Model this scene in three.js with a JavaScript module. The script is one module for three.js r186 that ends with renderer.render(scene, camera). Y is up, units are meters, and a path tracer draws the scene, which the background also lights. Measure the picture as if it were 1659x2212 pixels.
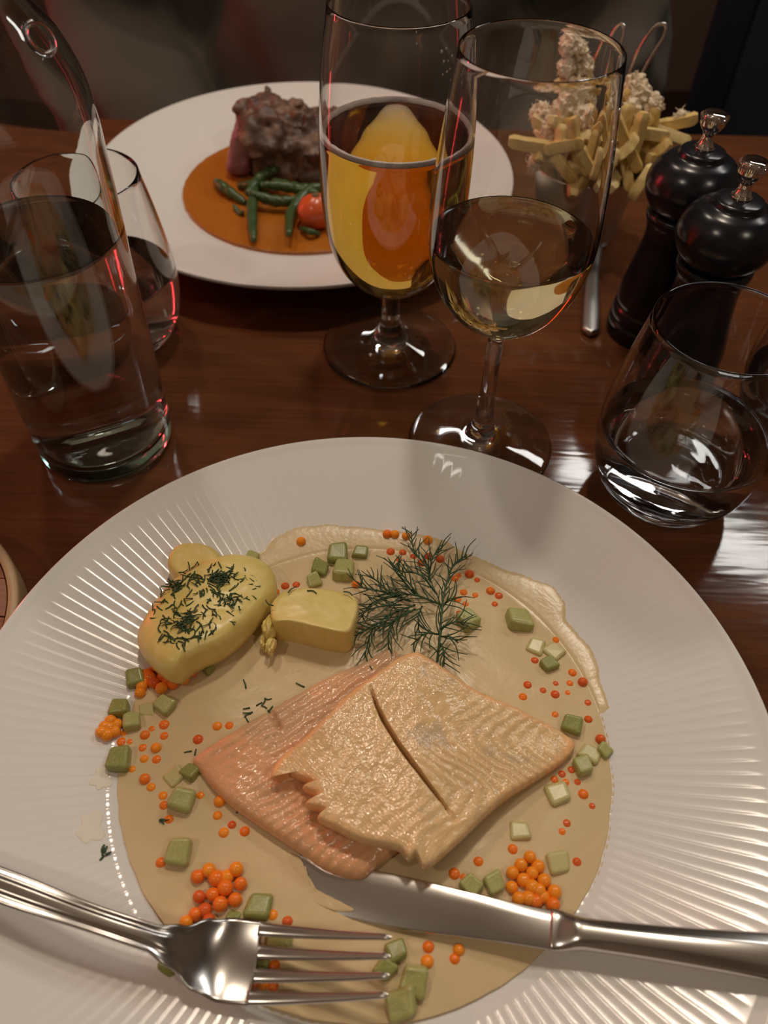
import * as THREE from 'three';
import { mergeGeometries } from 'three/addons/utils/BufferGeometryUtils.js';
import { ImprovedNoise } from 'three/addons/math/ImprovedNoise.js';
import { RoundedBoxGeometry } from 'three/addons/geometries/RoundedBoxGeometry.js';
import { RectAreaLightUniformsLib } from 'three/addons/lights/RectAreaLightUniformsLib.js';

// ---------------------------------------------------------------- camera, lights, exposure
// y = 0 is the table top, the diner's eye is above z = 0 and looks towards -z
const scene = new THREE.Scene();
scene.background = new THREE.Color(0, 0, 0);
const renderer = new THREE.WebGLRenderer();
renderer.toneMapping = THREE.LinearToneMapping;
renderer.toneMappingExposure = 1.0;
renderer.shadowMap.enabled = true;
RectAreaLightUniformsLib.init();

const camera = new THREE.PerspectiveCamera(67.28, 0.75, 0.02, 20);
camera.position.set(0, 0.285, 0);
camera.rotation.order = 'YXZ';
camera.rotation.set(-50 * Math.PI / 180, 0, 1.5 * Math.PI / 180);
camera.focus = 0.31;
camera.userData.fStop = 10;
scene.add(camera);

const WARM = new THREE.Color().setRGB(1.0, 0.845, 0.68);
const COOL = new THREE.Color().setRGB(1.0, 0.97, 0.92);
const RED = new THREE.Color().setRGB(1.0, 0.05, 0.06);
// pendant globes: x, y, z, candela
const PENDANTS = [[-0.42, 1.25, -0.95, 0.85], [0.07, 1.25, -0.68, 1.15], [-0.75, 1.25, 0.25, 0.6], [0.75, 1.30, 0.45, 0.55]];
const STRIP = { at: [1.02, 1.42, -1.32], length: 1.15, width: 0.11, radiance: 15, yaw: -0.62 };
const NEON = { at: [-0.95, 0.26, -0.80], candela: 0.13 };

// ---------------------------------------------------------------- helpers
const N3 = new ImprovedNoise();
const noise = (x, y, z = 0) => N3.noise(x, y, z);
const fbm = (x, y, z = 0, o = 4) => { let s = 0, a = 0.5; for (let i = 0; i < o; i++) { s += a * noise(x, y, z); x *= 2.03; y *= 2.03; z = z * 2.03 + 7.1; a *= 0.5; } return s; };
let seed = 12345;
const rnd = () => { seed = (seed + 0x6D2B79F5) | 0; let t = Math.imul(seed ^ (seed >>> 15), 1 | seed); t = (t + Math.imul(t ^ (t >>> 7), 61 | t)) ^ t; return ((t ^ (t >>> 14)) >>> 0) / 4294967296; };
const rr = (a, b) => a + (b - a) * rnd();
const clamp = (x, a, b) => Math.min(b, Math.max(a, x));
const lerp = (a, b, t) => a + (b - a) * t;
const smooth = (a, b, x) => { const t = clamp((x - a) / (b - a), 0, 1); return t * t * (3 - 2 * t); };
const V = (x, y, z) => new THREE.Vector3(x, y, z);
const lin = (r, g, b) => new THREE.Color().setRGB(r, g, b);

const taken = {};
const numbered = (n) => { const k = taken[n] = (taken[n] ?? -1) + 1; return k ? n + '_' + String(k).padStart(3, '0') : n; };
function tag(o, label, category, group, kind) {
  if (label) o.userData.label = label;
  if (category) o.userData.category = category;
  if (group) o.userData.group = group;
  if (kind) o.userData.kind = kind;
  return o;
}
function thing(name, label, category, [x, y, z] = [0, 0, 0], turn = 0, group, kind) {
  const o = new THREE.Group(); o.name = numbered(name); o.position.set(x, y, z); o.rotation.y = turn; scene.add(o);
  return tag(o, label, category, group, kind);
}
function part(name, geometry, material, parent) { const m = new THREE.Mesh(geometry, material); m.name = name; parent.add(m); return m; }
function single(name, geometry, material, label, category, group, kind) { const m = new THREE.Mesh(geometry, material); m.name = numbered(name); scene.add(m); return tag(m, label, category, group, kind); }
function copy(o, label, group) { const c = o.clone(); c.name = numbered(o.name.replace(/_\d{3}$/, '')); c.userData = { ...o.userData }; scene.add(c); if (label) c.userData.label = label; if (group) c.userData.group = group; return c; }

function phys(color, roughness, more = {}) { return new THREE.MeshPhysicalMaterial({ color, roughness, metalness: 0, ...more }); }
function texture(w, h, fn, srgb = true, rx = 1, ry = 1) {
  const d = new Uint8Array(w * h * 4);
  for (let j = 0; j < h; j++) for (let i = 0; i < w; i++) { const c = fn(i / w, j / h), k = (j * w + i) * 4; d[k] = clamp(c[0], 0, 255); d[k + 1] = clamp(c[1], 0, 255); d[k + 2] = clamp(c[2], 0, 255); d[k + 3] = 255; }
  const t = new THREE.DataTexture(d, w, h); t.magFilter = THREE.LinearFilter; t.minFilter = THREE.LinearFilter; t.wrapS = t.wrapT = THREE.RepeatWrapping;
  if (srgb) t.colorSpace = THREE.SRGBColorSpace; t.repeat.set(rx, ry); t.needsUpdate = true; return t;
}
// noise that repeats at the edges of a texture
const wrapNoise = (u, v, fx, fy, o = 4, z = 0) => { const a = u * Math.PI * 2, b = v * Math.PI * 2; return fbm(Math.cos(a) * fx + 31, Math.sin(a) * fx + Math.cos(b) * fy, Math.sin(b) * fy + z, o); };

// surface of revolution through [radius, height] points
function lathe(points, seg = 96) { return new THREE.LatheGeometry(points.map(([r, y]) => new THREE.Vector2(Math.max(r, 1e-5), y)), seg); }
// smooth curve through [r, y] points
function curve2(points, n) { const c = new THREE.CatmullRomCurve3(points.map(([r, y]) => V(r, y, 0)), false, 'centripetal'); return c.getPoints(n).map((p) => [Math.max(p.x, 0), p.y]); }
function flip(g) { const ix = g.index.array; for (let i = 0; i < ix.length; i += 3) { const t = ix[i]; ix[i] = ix[i + 1]; ix[i + 1] = t; } const n = g.attributes.normal; for (let i = 0; i < n.array.length; i++) n.array[i] *= -1; return g; }
function volume(g) { const p = g.attributes.position, ix = g.index.array; let s = 0; const a = V(), b = V(), c = V(); for (let i = 0; i < ix.length; i += 3) { a.fromBufferAttribute(p, ix[i]); b.fromBufferAttribute(p, ix[i + 1]); c.fromBufferAttribute(p, ix[i + 2]); s += a.dot(b.cross(c)); } return s / 6; }
// a closed profile cut into named runs: each run is an open surface and together they bound the solid
function latheParts(profile, cuts, seg = 128) {
  const whole = lathe(profile, seg), turnOver = volume(whole) < 0;
  return cuts.map((runs) => {
    const gs = runs.map(([a, b]) => lathe(profile.slice(a, b + 1), seg));
    const g = gs.length > 1 ? mergeGeometries(gs) : gs[0];
    return turnOver ? flip(g) : g;
  });
}
function solidLathe(profile, seg = 128) { const g = lathe(profile, seg); return volume(g) < 0 ? flip(g) : g; }

// tapering round strand through points
function strand(points, r0, r1, sides = 6, steps = 0) {
  const c = new THREE.CatmullRomCurve3(points), n = steps || Math.max(3, points.length * 3), pos = [], idx = [];
  const t = V(), nrm = V(0, 1, 0), bi = V();
  for (let i = 0; i <= n; i++) {
    const u = i / n, p = c.getPoint(u); c.getTangent(u, t);
    bi.crossVectors(t, nrm); if (bi.lengthSq() < 1e-6) bi.set(1, 0, 0); bi.normalize(); nrm.crossVectors(bi, t).normalize();
    const r = (typeof r0 === 'function') ? r0(u) : lerp(r0, r1, u);
    for (let k = 0; k < sides; k++) { const a = k / sides * Math.PI * 2; pos.push(p.x + r * (Math.cos(a) * nrm.x + Math.sin(a) * bi.x), p.y + r * (Math.cos(a) * nrm.y + Math.sin(a) * bi.y), p.z + r * (Math.cos(a) * nrm.z + Math.sin(a) * bi.z)); }
  }
  for (let i = 0; i < n; i++) for (let k = 0; k < sides; k++) { const a = i * sides + k, b = i * sides + (k + 1) % sides, d = a + sides, e = b + sides; idx.push(a, d, b, b, d, e); }
  const s0 = pos.length / 3, p0 = c.getPoint(0), p1 = c.getPoint(1); pos.push(p0.x, p0.y, p0.z, p1.x, p1.y, p1.z);
  for (let k = 0; k < sides; k++) { idx.push(s0, k, (k + 1) % sides); idx.push(s0 + 1, n * sides + (k + 1) % sides, n * sides + k); }
  const g = new THREE.BufferGeometry(); g.setAttribute('position', new THREE.Float32BufferAttribute(pos, 3)); g.setIndex(idx); g.computeVertexNormals();
  if (volume(g) < 0) { const ix = g.index.array; for (let i = 0; i < ix.length; i += 3) { const q = ix[i]; ix[i] = ix[i + 1]; ix[i + 1] = q; } g.computeVertexNormals(); }
  return g;
}
// closed grid: rows of equal length, wrapped round; caps closed with a centre point when asked for
function gridGeometry(rows, { capStart = true, capEnd = true, uv = (p) => [p[0], p[2]], colors = null } = {}) {
  const n = rows[0].length, pos = [], uvs = [], col = [], idx = [];
  const put = (p) => { pos.push(...p.slice(0, 3)); uvs.push(...uv(p)); if (colors) col.push(...colors(p)); };
  rows.forEach((r) => r.forEach(put));
  for (let i = 0; i < rows.length - 1; i++) for (let k = 0; k < n; k++) { const a = i * n + k, b = i * n + (k + 1) % n, c = a + n, d = b + n; idx.push(a, b, c, b, d, c); }
  const centre = (r) => { const c = [0, 0, 0]; r.forEach((p) => { for (let j = 0; j < 3; j++) c[j] += p[j] / n; }); return c; };
  if (capStart) { const s = pos.length / 3; put(centre(rows[0])); for (let k = 0; k < n; k++) idx.push(s, (k + 1) % n, k); }
  if (capEnd) { const s = pos.length / 3, o = (rows.length - 1) * n; put(centre(rows[rows.length - 1])); for (let k = 0; k < n; k++) idx.push(s, o + k, o + (k + 1) % n); }
  const g = new THREE.BufferGeometry(); g.setAttribute('position', new THREE.Float32BufferAttribute(pos, 3)); g.setAttribute('uv', new THREE.Float32BufferAttribute(uvs, 2)); if (colors) g.setAttribute('color', new THREE.Float32BufferAttribute(col, 3)); g.setIndex(idx);
  if (capStart && capEnd && volume(g) < 0) { for (let i = 0; i < idx.length; i += 3) { const t = idx[i]; idx[i] = idx[i + 1]; idx[i + 1] = t; } g.setIndex(idx); }
  g.computeVertexNormals(); return g;
}
function resample(outline, n, rounded = true) {
  const pts = outline.map((p) => V(p[0], p[2] ?? 0, p[1]));
  const c = rounded ? new THREE.CatmullRomCurve3(pts, true, 'centripetal') : null;
  if (c) return c.getSpacedPoints(n).slice(0, n).map((p) => [p.x, p.z, p.y]);
  const seg = pts.map((p, i) => p.distanceTo(pts[(i + 1) % pts.length])), L = seg.reduce((a, b) => a + b, 0), out = [];
  for (let k = 0, i = 0, acc = 0; k < n; k++) { const d = k / n * L; while (acc + seg[i] < d) { acc += seg[i]; i++; } const t = (d - acc) / seg[i], a = pts[i], b = pts[(i + 1) % pts.length]; out.push([lerp(a.x, b.x, t), lerp(a.z, b.z, t), lerp(a.y, b.y, t)]); }
  return out;
}
// a cut of food from its outline seen from above: bottom, rounded flank and top
function slab(outline, { n = 96, rounded = true, bottom, top, profile, inner = 8, bend = () => 0, colors = null, centre = null }) {
  const o = resample(outline, n, rounded), c = centre ?? [0, 1].map((j) => o.reduce((s, p) => s + p[j], 0) / n);
  const at = (s, f, k) => { const x = lerp(c[0], o[k][0], s), z = lerp(c[1], o[k][1], s), b = bottom(x, z), t = top(x, z); let y = lerp(b, t, f); y += bend(x, z, s, f); return [x, y, z, s, f]; };
  const steps = [[0.5, 0], ...profile];
  const [ls] = profile[profile.length - 1];
  for (let i = 1; i < inner; i++) steps.push([ls * (1 - i / inner), 1]);
  return gridGeometry(steps.map(([s, f]) => o.map((_, k) => at(s, f, k))), { colors });
}
const FLANK = [[0.93, 0], [0.985, 0.12], [1.0, 0.35], [0.99, 0.65], [0.965, 0.86], [0.925, 0.96], [0.87, 1]];

// naive surface nets over a signed distance
function nets(f, lo, hi, cell) {
  const n = lo.map((l, i) => Math.ceil((hi[i] - l) / cell) + 1), [nx, ny, nz] = n, F = new Float32Array(nx * ny * nz), at = (i, j, k) => (k * ny + j) * nx + i;
  for (let k = 0; k < nz; k++) for (let j = 0; j < ny; j++) for (let i = 0; i < nx; i++) F[at(i, j, k)] = f(lo[0] + i * cell, lo[1] + j * cell, lo[2] + k * cell);
  const id = new Int32Array(nx * ny * nz).fill(-1), pos = [], idx = [];
  for (let k = 0; k < nz - 1; k++) for (let j = 0; j < ny - 1; j++) for (let i = 0; i < nx - 1; i++) {
    let s = [0, 0, 0], c = 0;
    const v = (a, b, d) => F[at(i + a, j + b, k + d)];
    for (let e = 0; e < 12; e++) {
      const ax = e >> 2, p = e & 1, q = (e >> 1) & 1, A = [0, 0, 0], B = [0, 0, 0];
      A[(ax + 1) % 3] = B[(ax + 1) % 3] = p; A[(ax + 2) % 3] = B[(ax + 2) % 3] = q; B[ax] = 1;
      const a = v(...A), b = v(...B); if ((a < 0) === (b < 0)) continue;
      const t = a / (a - b); for (let m = 0; m < 3; m++) s[m] += lerp(A[m], B[m], t); c++;
    }
    if (!c) continue;
    id[at(i, j, k)] = pos.length / 3; pos.push(lo[0] + (i + s[0] / c) * cell, lo[1] + (j + s[1] / c) * cell, lo[2] + (k + s[2] / c) * cell);
  }
  const quad = (a, b, c, d, fl) => { if (Math.min(a, b, c, d) < 0) return; fl ? idx.push(a, b, c, a, c, d) : idx.push(a, c, b, a, d, c); };
  for (let k = 1; k < nz - 1; k++) for (let j = 1; j < ny - 1; j++) for (let i = 1; i < nx - 1; i++) {
    const a = F[at(i, j, k)] < 0;
    if (a !== F[at(i + 1, j, k)] < 0) quad(id[at(i, j - 1, k - 1)], id[at(i, j, k - 1)], id[at(i, j, k)], id[at(i, j - 1, k)], a);
    if (a !== F[at(i, j + 1, k)] < 0) quad(id[at(i - 1, j, k - 1)], id[at(i - 1, j, k)], id[at(i, j, k)], id[at(i, j, k - 1)], a);
    if (a !== F[at(i, j, k + 1)] < 0) quad(id[at(i - 1, j - 1, k)], id[at(i, j - 1, k)], id[at(i, j, k)], id[at(i - 1, j, k)], a);
  }
  const g = new THREE.BufferGeometry(); g.setAttribute('position', new THREE.Float32BufferAttribute(pos, 3)); g.setIndex(idx); g.computeVertexNormals(); return g;
}
const smin = (a, b, k) => { const h = clamp(0.5 + 0.5 * (b - a) / k, 0, 1); return lerp(b, a, h) - k * h * (1 - h); };
function capsule(p, a, b, ra, rb) { const ax = b[0] - a[0], ay = b[1] - a[1], az = b[2] - a[2], px = p[0] - a[0], py = p[1] - a[1], pz = p[2] - a[2]; const t = clamp((px * ax + py * ay + pz * az) / (ax * ax + ay * ay + az * az), 0, 1); return Math.hypot(px - ax * t, py - ay * t, pz - az * t) - lerp(ra, rb, t); }
const ellipsoid = (p, c, r) => { const k = Math.hypot((p[0] - c[0]) / r[0], (p[1] - c[1]) / r[1], (p[2] - c[2]) / r[2]); return (k - 1) * Math.min(...r); };

// ---------------------------------------------------------------- materials
const M = {};
const GRAIN = (u, v) => { const w = wrapNoise(u, v, 0.9, 5, 3, 2), g = wrapNoise(u, v, 1.6, 38, 4, 9), f = wrapNoise(u, v, 6, 120, 2, 4), p = wrapNoise(u, v, 1.2, 1.6, 3, 15); return [w, g, f, p]; };
M.table = (() => {
  const map = texture(1024, 1024, (u, v) => { const [w, g, f, p] = GRAIN(u, v); const t = clamp(0.5 + 0.40 * w + 0.42 * g + 0.22 * f + 0.40 * p, 0, 1); return [lerp(72, 118, t), lerp(42, 72, t), lerp(27, 43, t)]; });
  const rough = texture(512, 512, (u, v) => { const a = 21 + 14 * wrapNoise(u, v, 3, 7, 4, 5) + 8 * wrapNoise(u, v, 2, 60, 3, 8); return [a, a, a]; }, false);
  const bump = texture(512, 512, (u, v) => { const a = 128 + 120 * wrapNoise(u, v, 2.2, 22, 4, 3); return [a, a, a]; }, false);
  for (const t of [map, rough, bump]) t.repeat.set(1 / 0.55, 1 / 0.42);
  return phys(0xffffff, 1, { map, roughnessMap: rough, bumpMap: bump, bumpScale: 0.00008, specularIntensity: 1 });
})();
M.porcelain = phys(lin(0.74, 0.725, 0.695), 0.055);
M.glass = phys(0xffffff, 0.0, { transmission: 1, thickness: 0.002, ior: 1.5 });
M.greenGlass = phys(0xffffff, 0.02, { transmission: 1, thickness: 0.003, ior: 1.5, attenuationColor: lin(0.55, 0.90, 0.82), attenuationDistance: 0.05 });
M.water = phys(0xffffff, 0.0, { transmission: 1, thickness: 0.03, ior: 1.33 });
M.wine = phys(0xffffff, 0.0, { transmission: 1, thickness: 0.03, ior: 1.34, attenuationColor: lin(0.95, 0.90, 0.55), attenuationDistance: 0.06 });
M.beer = phys(0xffffff, 0.0, { transmission: 1, thickness: 0.03, ior: 1.34, attenuationColor: lin(0.90, 0.60, 0.10), attenuationDistance: 0.055 });
M.foam = phys(lin(0.62, 0.55, 0.50), 0.6);
M.steel = new THREE.MeshPhysicalMaterial({ color: lin(0.62, 0.60, 0.57), metalness: 1, roughness: 0.21 });
M.brushed = new THREE.MeshPhysicalMaterial({ color: lin(0.55, 0.53, 0.50), metalness: 1, roughness: 0.34 });
M.chrome = new THREE.MeshPhysicalMaterial({ color: lin(0.80, 0.78, 0.74), metalness: 1, roughness: 0.06 });
M.millBlack = phys(lin(0.008, 0.009, 0.013), 0.22);

// ---------------------------------------------------------------- the room
const FLOOR_Y = -0.745, CEILING_Y = 1.85, ROOM = { x0: -1.45, x1: 2.5, z0: -2.7, z1: 1.5 };
M.wall = phys(lin(0.085, 0.055, 0.040), 0.75);
M.plaster = phys(lin(0.26, 0.21, 0.165), 0.8);
M.ceiling = phys(lin(0.16, 0.13, 0.10), 0.85);
M.floor = (() => {
  const map = texture(256, 256, (u, v) => { const t = clamp(0.5 + 0.8 * wrapNoise(u, v, 1, 20, 3), 0, 1); return [lerp(30, 52, t), lerp(19, 33, t), lerp(14, 24, t)]; });
  map.repeat.set(1, 1); return phys(0xffffff, 0.45, { map });
})();
const slabBox = (x0, x1, y0, y1, z0, z1) => new THREE.BoxGeometry(x1 - x0, y1 - y0, z1 - z0).translate((x0 + x1) / 2, (y0 + y1) / 2, (z0 + z1) / 2);
const structure = (name, g, m) => { const o = single(name, g, m, null, null, null, 'structure'); return o; };
tag(structure('ceiling', slabBox(ROOM.x0 - 0.1, ROOM.x1 + 0.1, CEILING_Y, CEILING_Y + 0.1, ROOM.z0 - 0.1, ROOM.z1 + 0.1), M.ceiling), 'dark ceiling above the dining tables', 'ceiling');
{
  const fl = tag(structure('floor', slabBox(ROOM.x0 - 0.1, ROOM.x1 + 0.1, FLOOR_Y - 0.1, FLOOR_Y - 0.012, ROOM.z0 - 0.1, ROOM.z1 + 0.1), M.wall), 'dark brown boarded floor under the chairs', 'floor');
  const pw = 0.16, pg = new THREE.BoxGeometry(ROOM.x1 - ROOM.x0, 0.012, pw - 0.004);
  for (let z = ROOM.z0 + pw / 2; z < ROOM.z1; z += pw) { const p = part('plank', pg, M.floor, fl); p.position.set((ROOM.x0 + ROOM.x1) / 2, FLOOR_Y - 0.006, z); }
}
for (const [n, a] of [['wall_back', [ROOM.x0 - 0.1, ROOM.x1 + 0.1, FLOOR_Y, CEILING_Y, ROOM.z0 - 0.1, ROOM.z0]], ['wall_front', [ROOM.x0 - 0.1, ROOM.x1 + 0.1, FLOOR_Y, CEILING_Y, ROOM.z1, ROOM.z1 + 0.1]], ['wall_left', [ROOM.x0 - 0.1, ROOM.x0, FLOOR_Y, CEILING_Y, ROOM.z0, ROOM.z1]], ['wall_right', [ROOM.x1, ROOM.x1 + 0.1, FLOOR_Y, CEILING_Y, ROOM.z0, ROOM.z1]]])
  tag(structure(n, slabBox(...a), n === 'wall_back' ? M.wall : M.plaster), n === 'wall_back' ? 'dark brown painted restaurant wall' : 'warm beige plastered restaurant wall', 'wall');

// ---------------------------------------------------------------- lamps
M.globe = phys(lin(0.9, 0.88, 0.82), 0.4, { emissive: WARM, emissiveIntensity: 4 });
M.brass = new THREE.MeshPhysicalMaterial({ color: lin(0.45, 0.30, 0.12), metalness: 1, roughness: 0.3 });
M.blackMetal = phys(lin(0.02, 0.02, 0.02), 0.4);
PENDANTS.forEach(([x, y, z, cd], i) => {
  const where = ['over the far end of the table', 'over the middle of the table', 'behind the diner on the carafe side', 'behind the diner on the tumbler side'][i];
  const t = thing('pendant_lamp', 'small opal globe pendant lamp hanging ' + where, 'lamp', [x, y, z], 0, 'globe pendants over the tables');
  part('globe', new THREE.SphereGeometry(0.055, 32, 20), M.globe, t);
  part('cap', solidLathe([[0, 0.05], [0.022, 0.05], [0.024, 0.058], [0.018, 0.075], [0.006, 0.085], [0, 0.085]], 32), M.brass, t);
  part('cord', strand([V(0, 0.08, 0), V(0, (CEILING_Y - y) / 2, 0), V(0, CEILING_Y - y, 0)], 0.0025, 0.0025, 8), M.blackMetal, t);
  const l = new THREE.PointLight(WARM, cd, 0, 2); l.name = 'pendant_lamp_glow'; l.position.set(0, 0, 0); l.castShadow = true; l.shadow.radius = 2.6; t.add(l);
});
{
  const { at, length, width, radiance, yaw } = STRIP;
  const t = thing('linear_lamp', 'long white linear lamp hung from the ceiling', 'lamp', at, yaw);
  const tilt = new THREE.Group(); tilt.name = 'housing'; t.add(tilt); tilt.rotation.x = -0.55;
  part('case', new RoundedBoxGeometry(length + 0.02, 0.04, width + 0.02, 3, 0.006).translate(0, 0.021, 0), M.blackMetal, tilt);
  part('diffuser', new RoundedBoxGeometry(length, 0.006, width, 2, 0.002).translate(0, -0.002, 0), phys(lin(0.9, 0.9, 0.9), 0.5, { emissive: COOL, emissiveIntensity: 2 }), tilt);
  const l = new THREE.RectAreaLight(COOL, radiance, length, width); l.name = 'linear_lamp_glow'; l.position.set(0, -0.008, 0); l.rotation.x = -Math.PI / 2; tilt.add(l);
  for (const s of [-1, 1]) part('cable', strand([V(s * length * 0.4, 0.03, 0), V(s * length * 0.4, 0.2, 0), V(s * length * 0.4, CEILING_Y - at[1], 0)], 0.0015, 0.0015, 6), M.blackMetal, t);
}
{
  const t = thing('red_lamp', 'slim red tube lamp on a stand beyond the carafe', 'lamp', [NEON.at[0], FLOOR_Y, NEON.at[2]]);
  const h = NEON.at[1] - FLOOR_Y;
  part('base', solidLathe([[0, 0], [0.11, 0], [0.11, 0.012], [0.02, 0.03], [0.012, 0.05], [0.012, h - 0.22], [0, h - 0.22]], 40), M.blackMetal, t);
  part('tube', new THREE.CapsuleGeometry(0.016, 0.4, 8, 20).translate(0, h, 0), phys(lin(0.5, 0.03, 0.03), 0.4, { emissive: RED, emissiveIntensity: 22 }), t);
  for (const dy of [-0.1, 0.1]) { const l = new THREE.PointLight(RED, NEON.candela / 2, 0, 2); l.name = 'red_lamp_glow'; l.position.set(0, h + dy, 0); l.castShadow = true; l.shadow.radius = 0.8; t.add(l); }
}

// ---------------------------------------------------------------- table
{
  const t = thing('dining_table', 'glossy reddish brown wooden dining table with long grain', 'table', [0, FLOOR_Y, 0]);
  const x0 = -0.62, x1 = 0.62, z0 = -0.662, z1 = 0.13, b = 0.004, th = 0.034;
  const s = new THREE.Shape(); const r = 0.012, X0 = x0 + b, X1 = x1 - b, Y0 = -z1 + b, Y1 = -z0 - b;
  s.moveTo(X0 + r, Y0); s.lineTo(X1 - r, Y0); s.absarc(X1 - r, Y0 + r, r, -Math.PI / 2, 0); s.lineTo(X1, Y1 - r); s.absarc(X1 - r, Y1 - r, r, 0, Math.PI / 2); s.lineTo(X0 + r, Y1); s.absarc(X0 + r, Y1 - r, r, Math.PI / 2, Math.PI); s.lineTo(X0, Y0 + r); s.absarc(X0 + r, Y0 + r, r, Math.PI, Math.PI * 1.5);
  const g = new THREE.ExtrudeGeometry(s, { depth: th - 2 * b, bevelEnabled: true, bevelThickness: b, bevelSize: b, bevelSegments: 4, curveSegments: 8 }); g.rotateX(-Math.PI / 2); g.translate(0, -FLOOR_Y - th + b, 0);
  part('tabletop', g, M.table, t);
  const zc = (z0 + z1) / 2;
  part('column', solidLathe([[0, 0.02], [0.04, 0.02], [0.036, 0.06], [0.036, 0.66], [0.05, 0.70], [0.16, 0.711], [0, 0.711]], 40).translate(0, 0, zc), M.blackMetal, t);
  part('foot', solidLathe([[0, 0], [0.26, 0], [0.26, 0.008], [0.06, 0.024], [0, 0.024]], 48).translate(0, 0, zc), M.blackMetal, t);
}

// ---------------------------------------------------------------- chairs
M.navy = phys(lin(0.012, 0.018, 0.030), 0.4);
M.navySeat = phys(lin(0.016, 0.022, 0.034), 0.7);
function chair(label, x, z, turn, seatTop = 0.47) {
  const t = thing('dining_chair', label, 'chair', [x, FLOOR_Y, z], turn, 'navy dining chairs');
  const leg = (sx, sz, top) => part('leg', new RoundedBoxGeometry(0.036, top, 0.036, 2, 0.006).translate(sx * 0.2, top / 2, sz * 0.19), M.navy, t);
  leg(-1, 1, seatTop - 0.04); leg(1, 1, seatTop - 0.04); leg(-1, -1, 0.88); leg(1, -1, 0.88);
  part('seat', new RoundedBoxGeometry(0.44, 0.05, 0.42, 4, 0.018).translate(0, seatTop - 0.025, 0.01), M.navySeat, t);
  part('top_rail', new RoundedBoxGeometry(0.364, 0.09, 0.026, 3, 0.008).translate(0, 0.83, -0.19), M.navy, t);
  part('back_panel', new RoundedBoxGeometry(0.364, 0.25, 0.03, 4, 0.012).translate(0, 0.655, -0.19), M.navySeat, t);
  for (const s of [-1, 1]) part('stretcher', new RoundedBoxGeometry(0.02, 0.024, 0.344, 2, 0.005).translate(s * 0.2, 0.2, 0), M.navy, t);
  return t;
}
chair('dark navy wooden chair carrying the seated person', -0.03, -0.93, 0, 0.395);
chair('empty dark navy wooden chair behind the pepper mills', 0.605, -0.86, 0.05);

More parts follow.
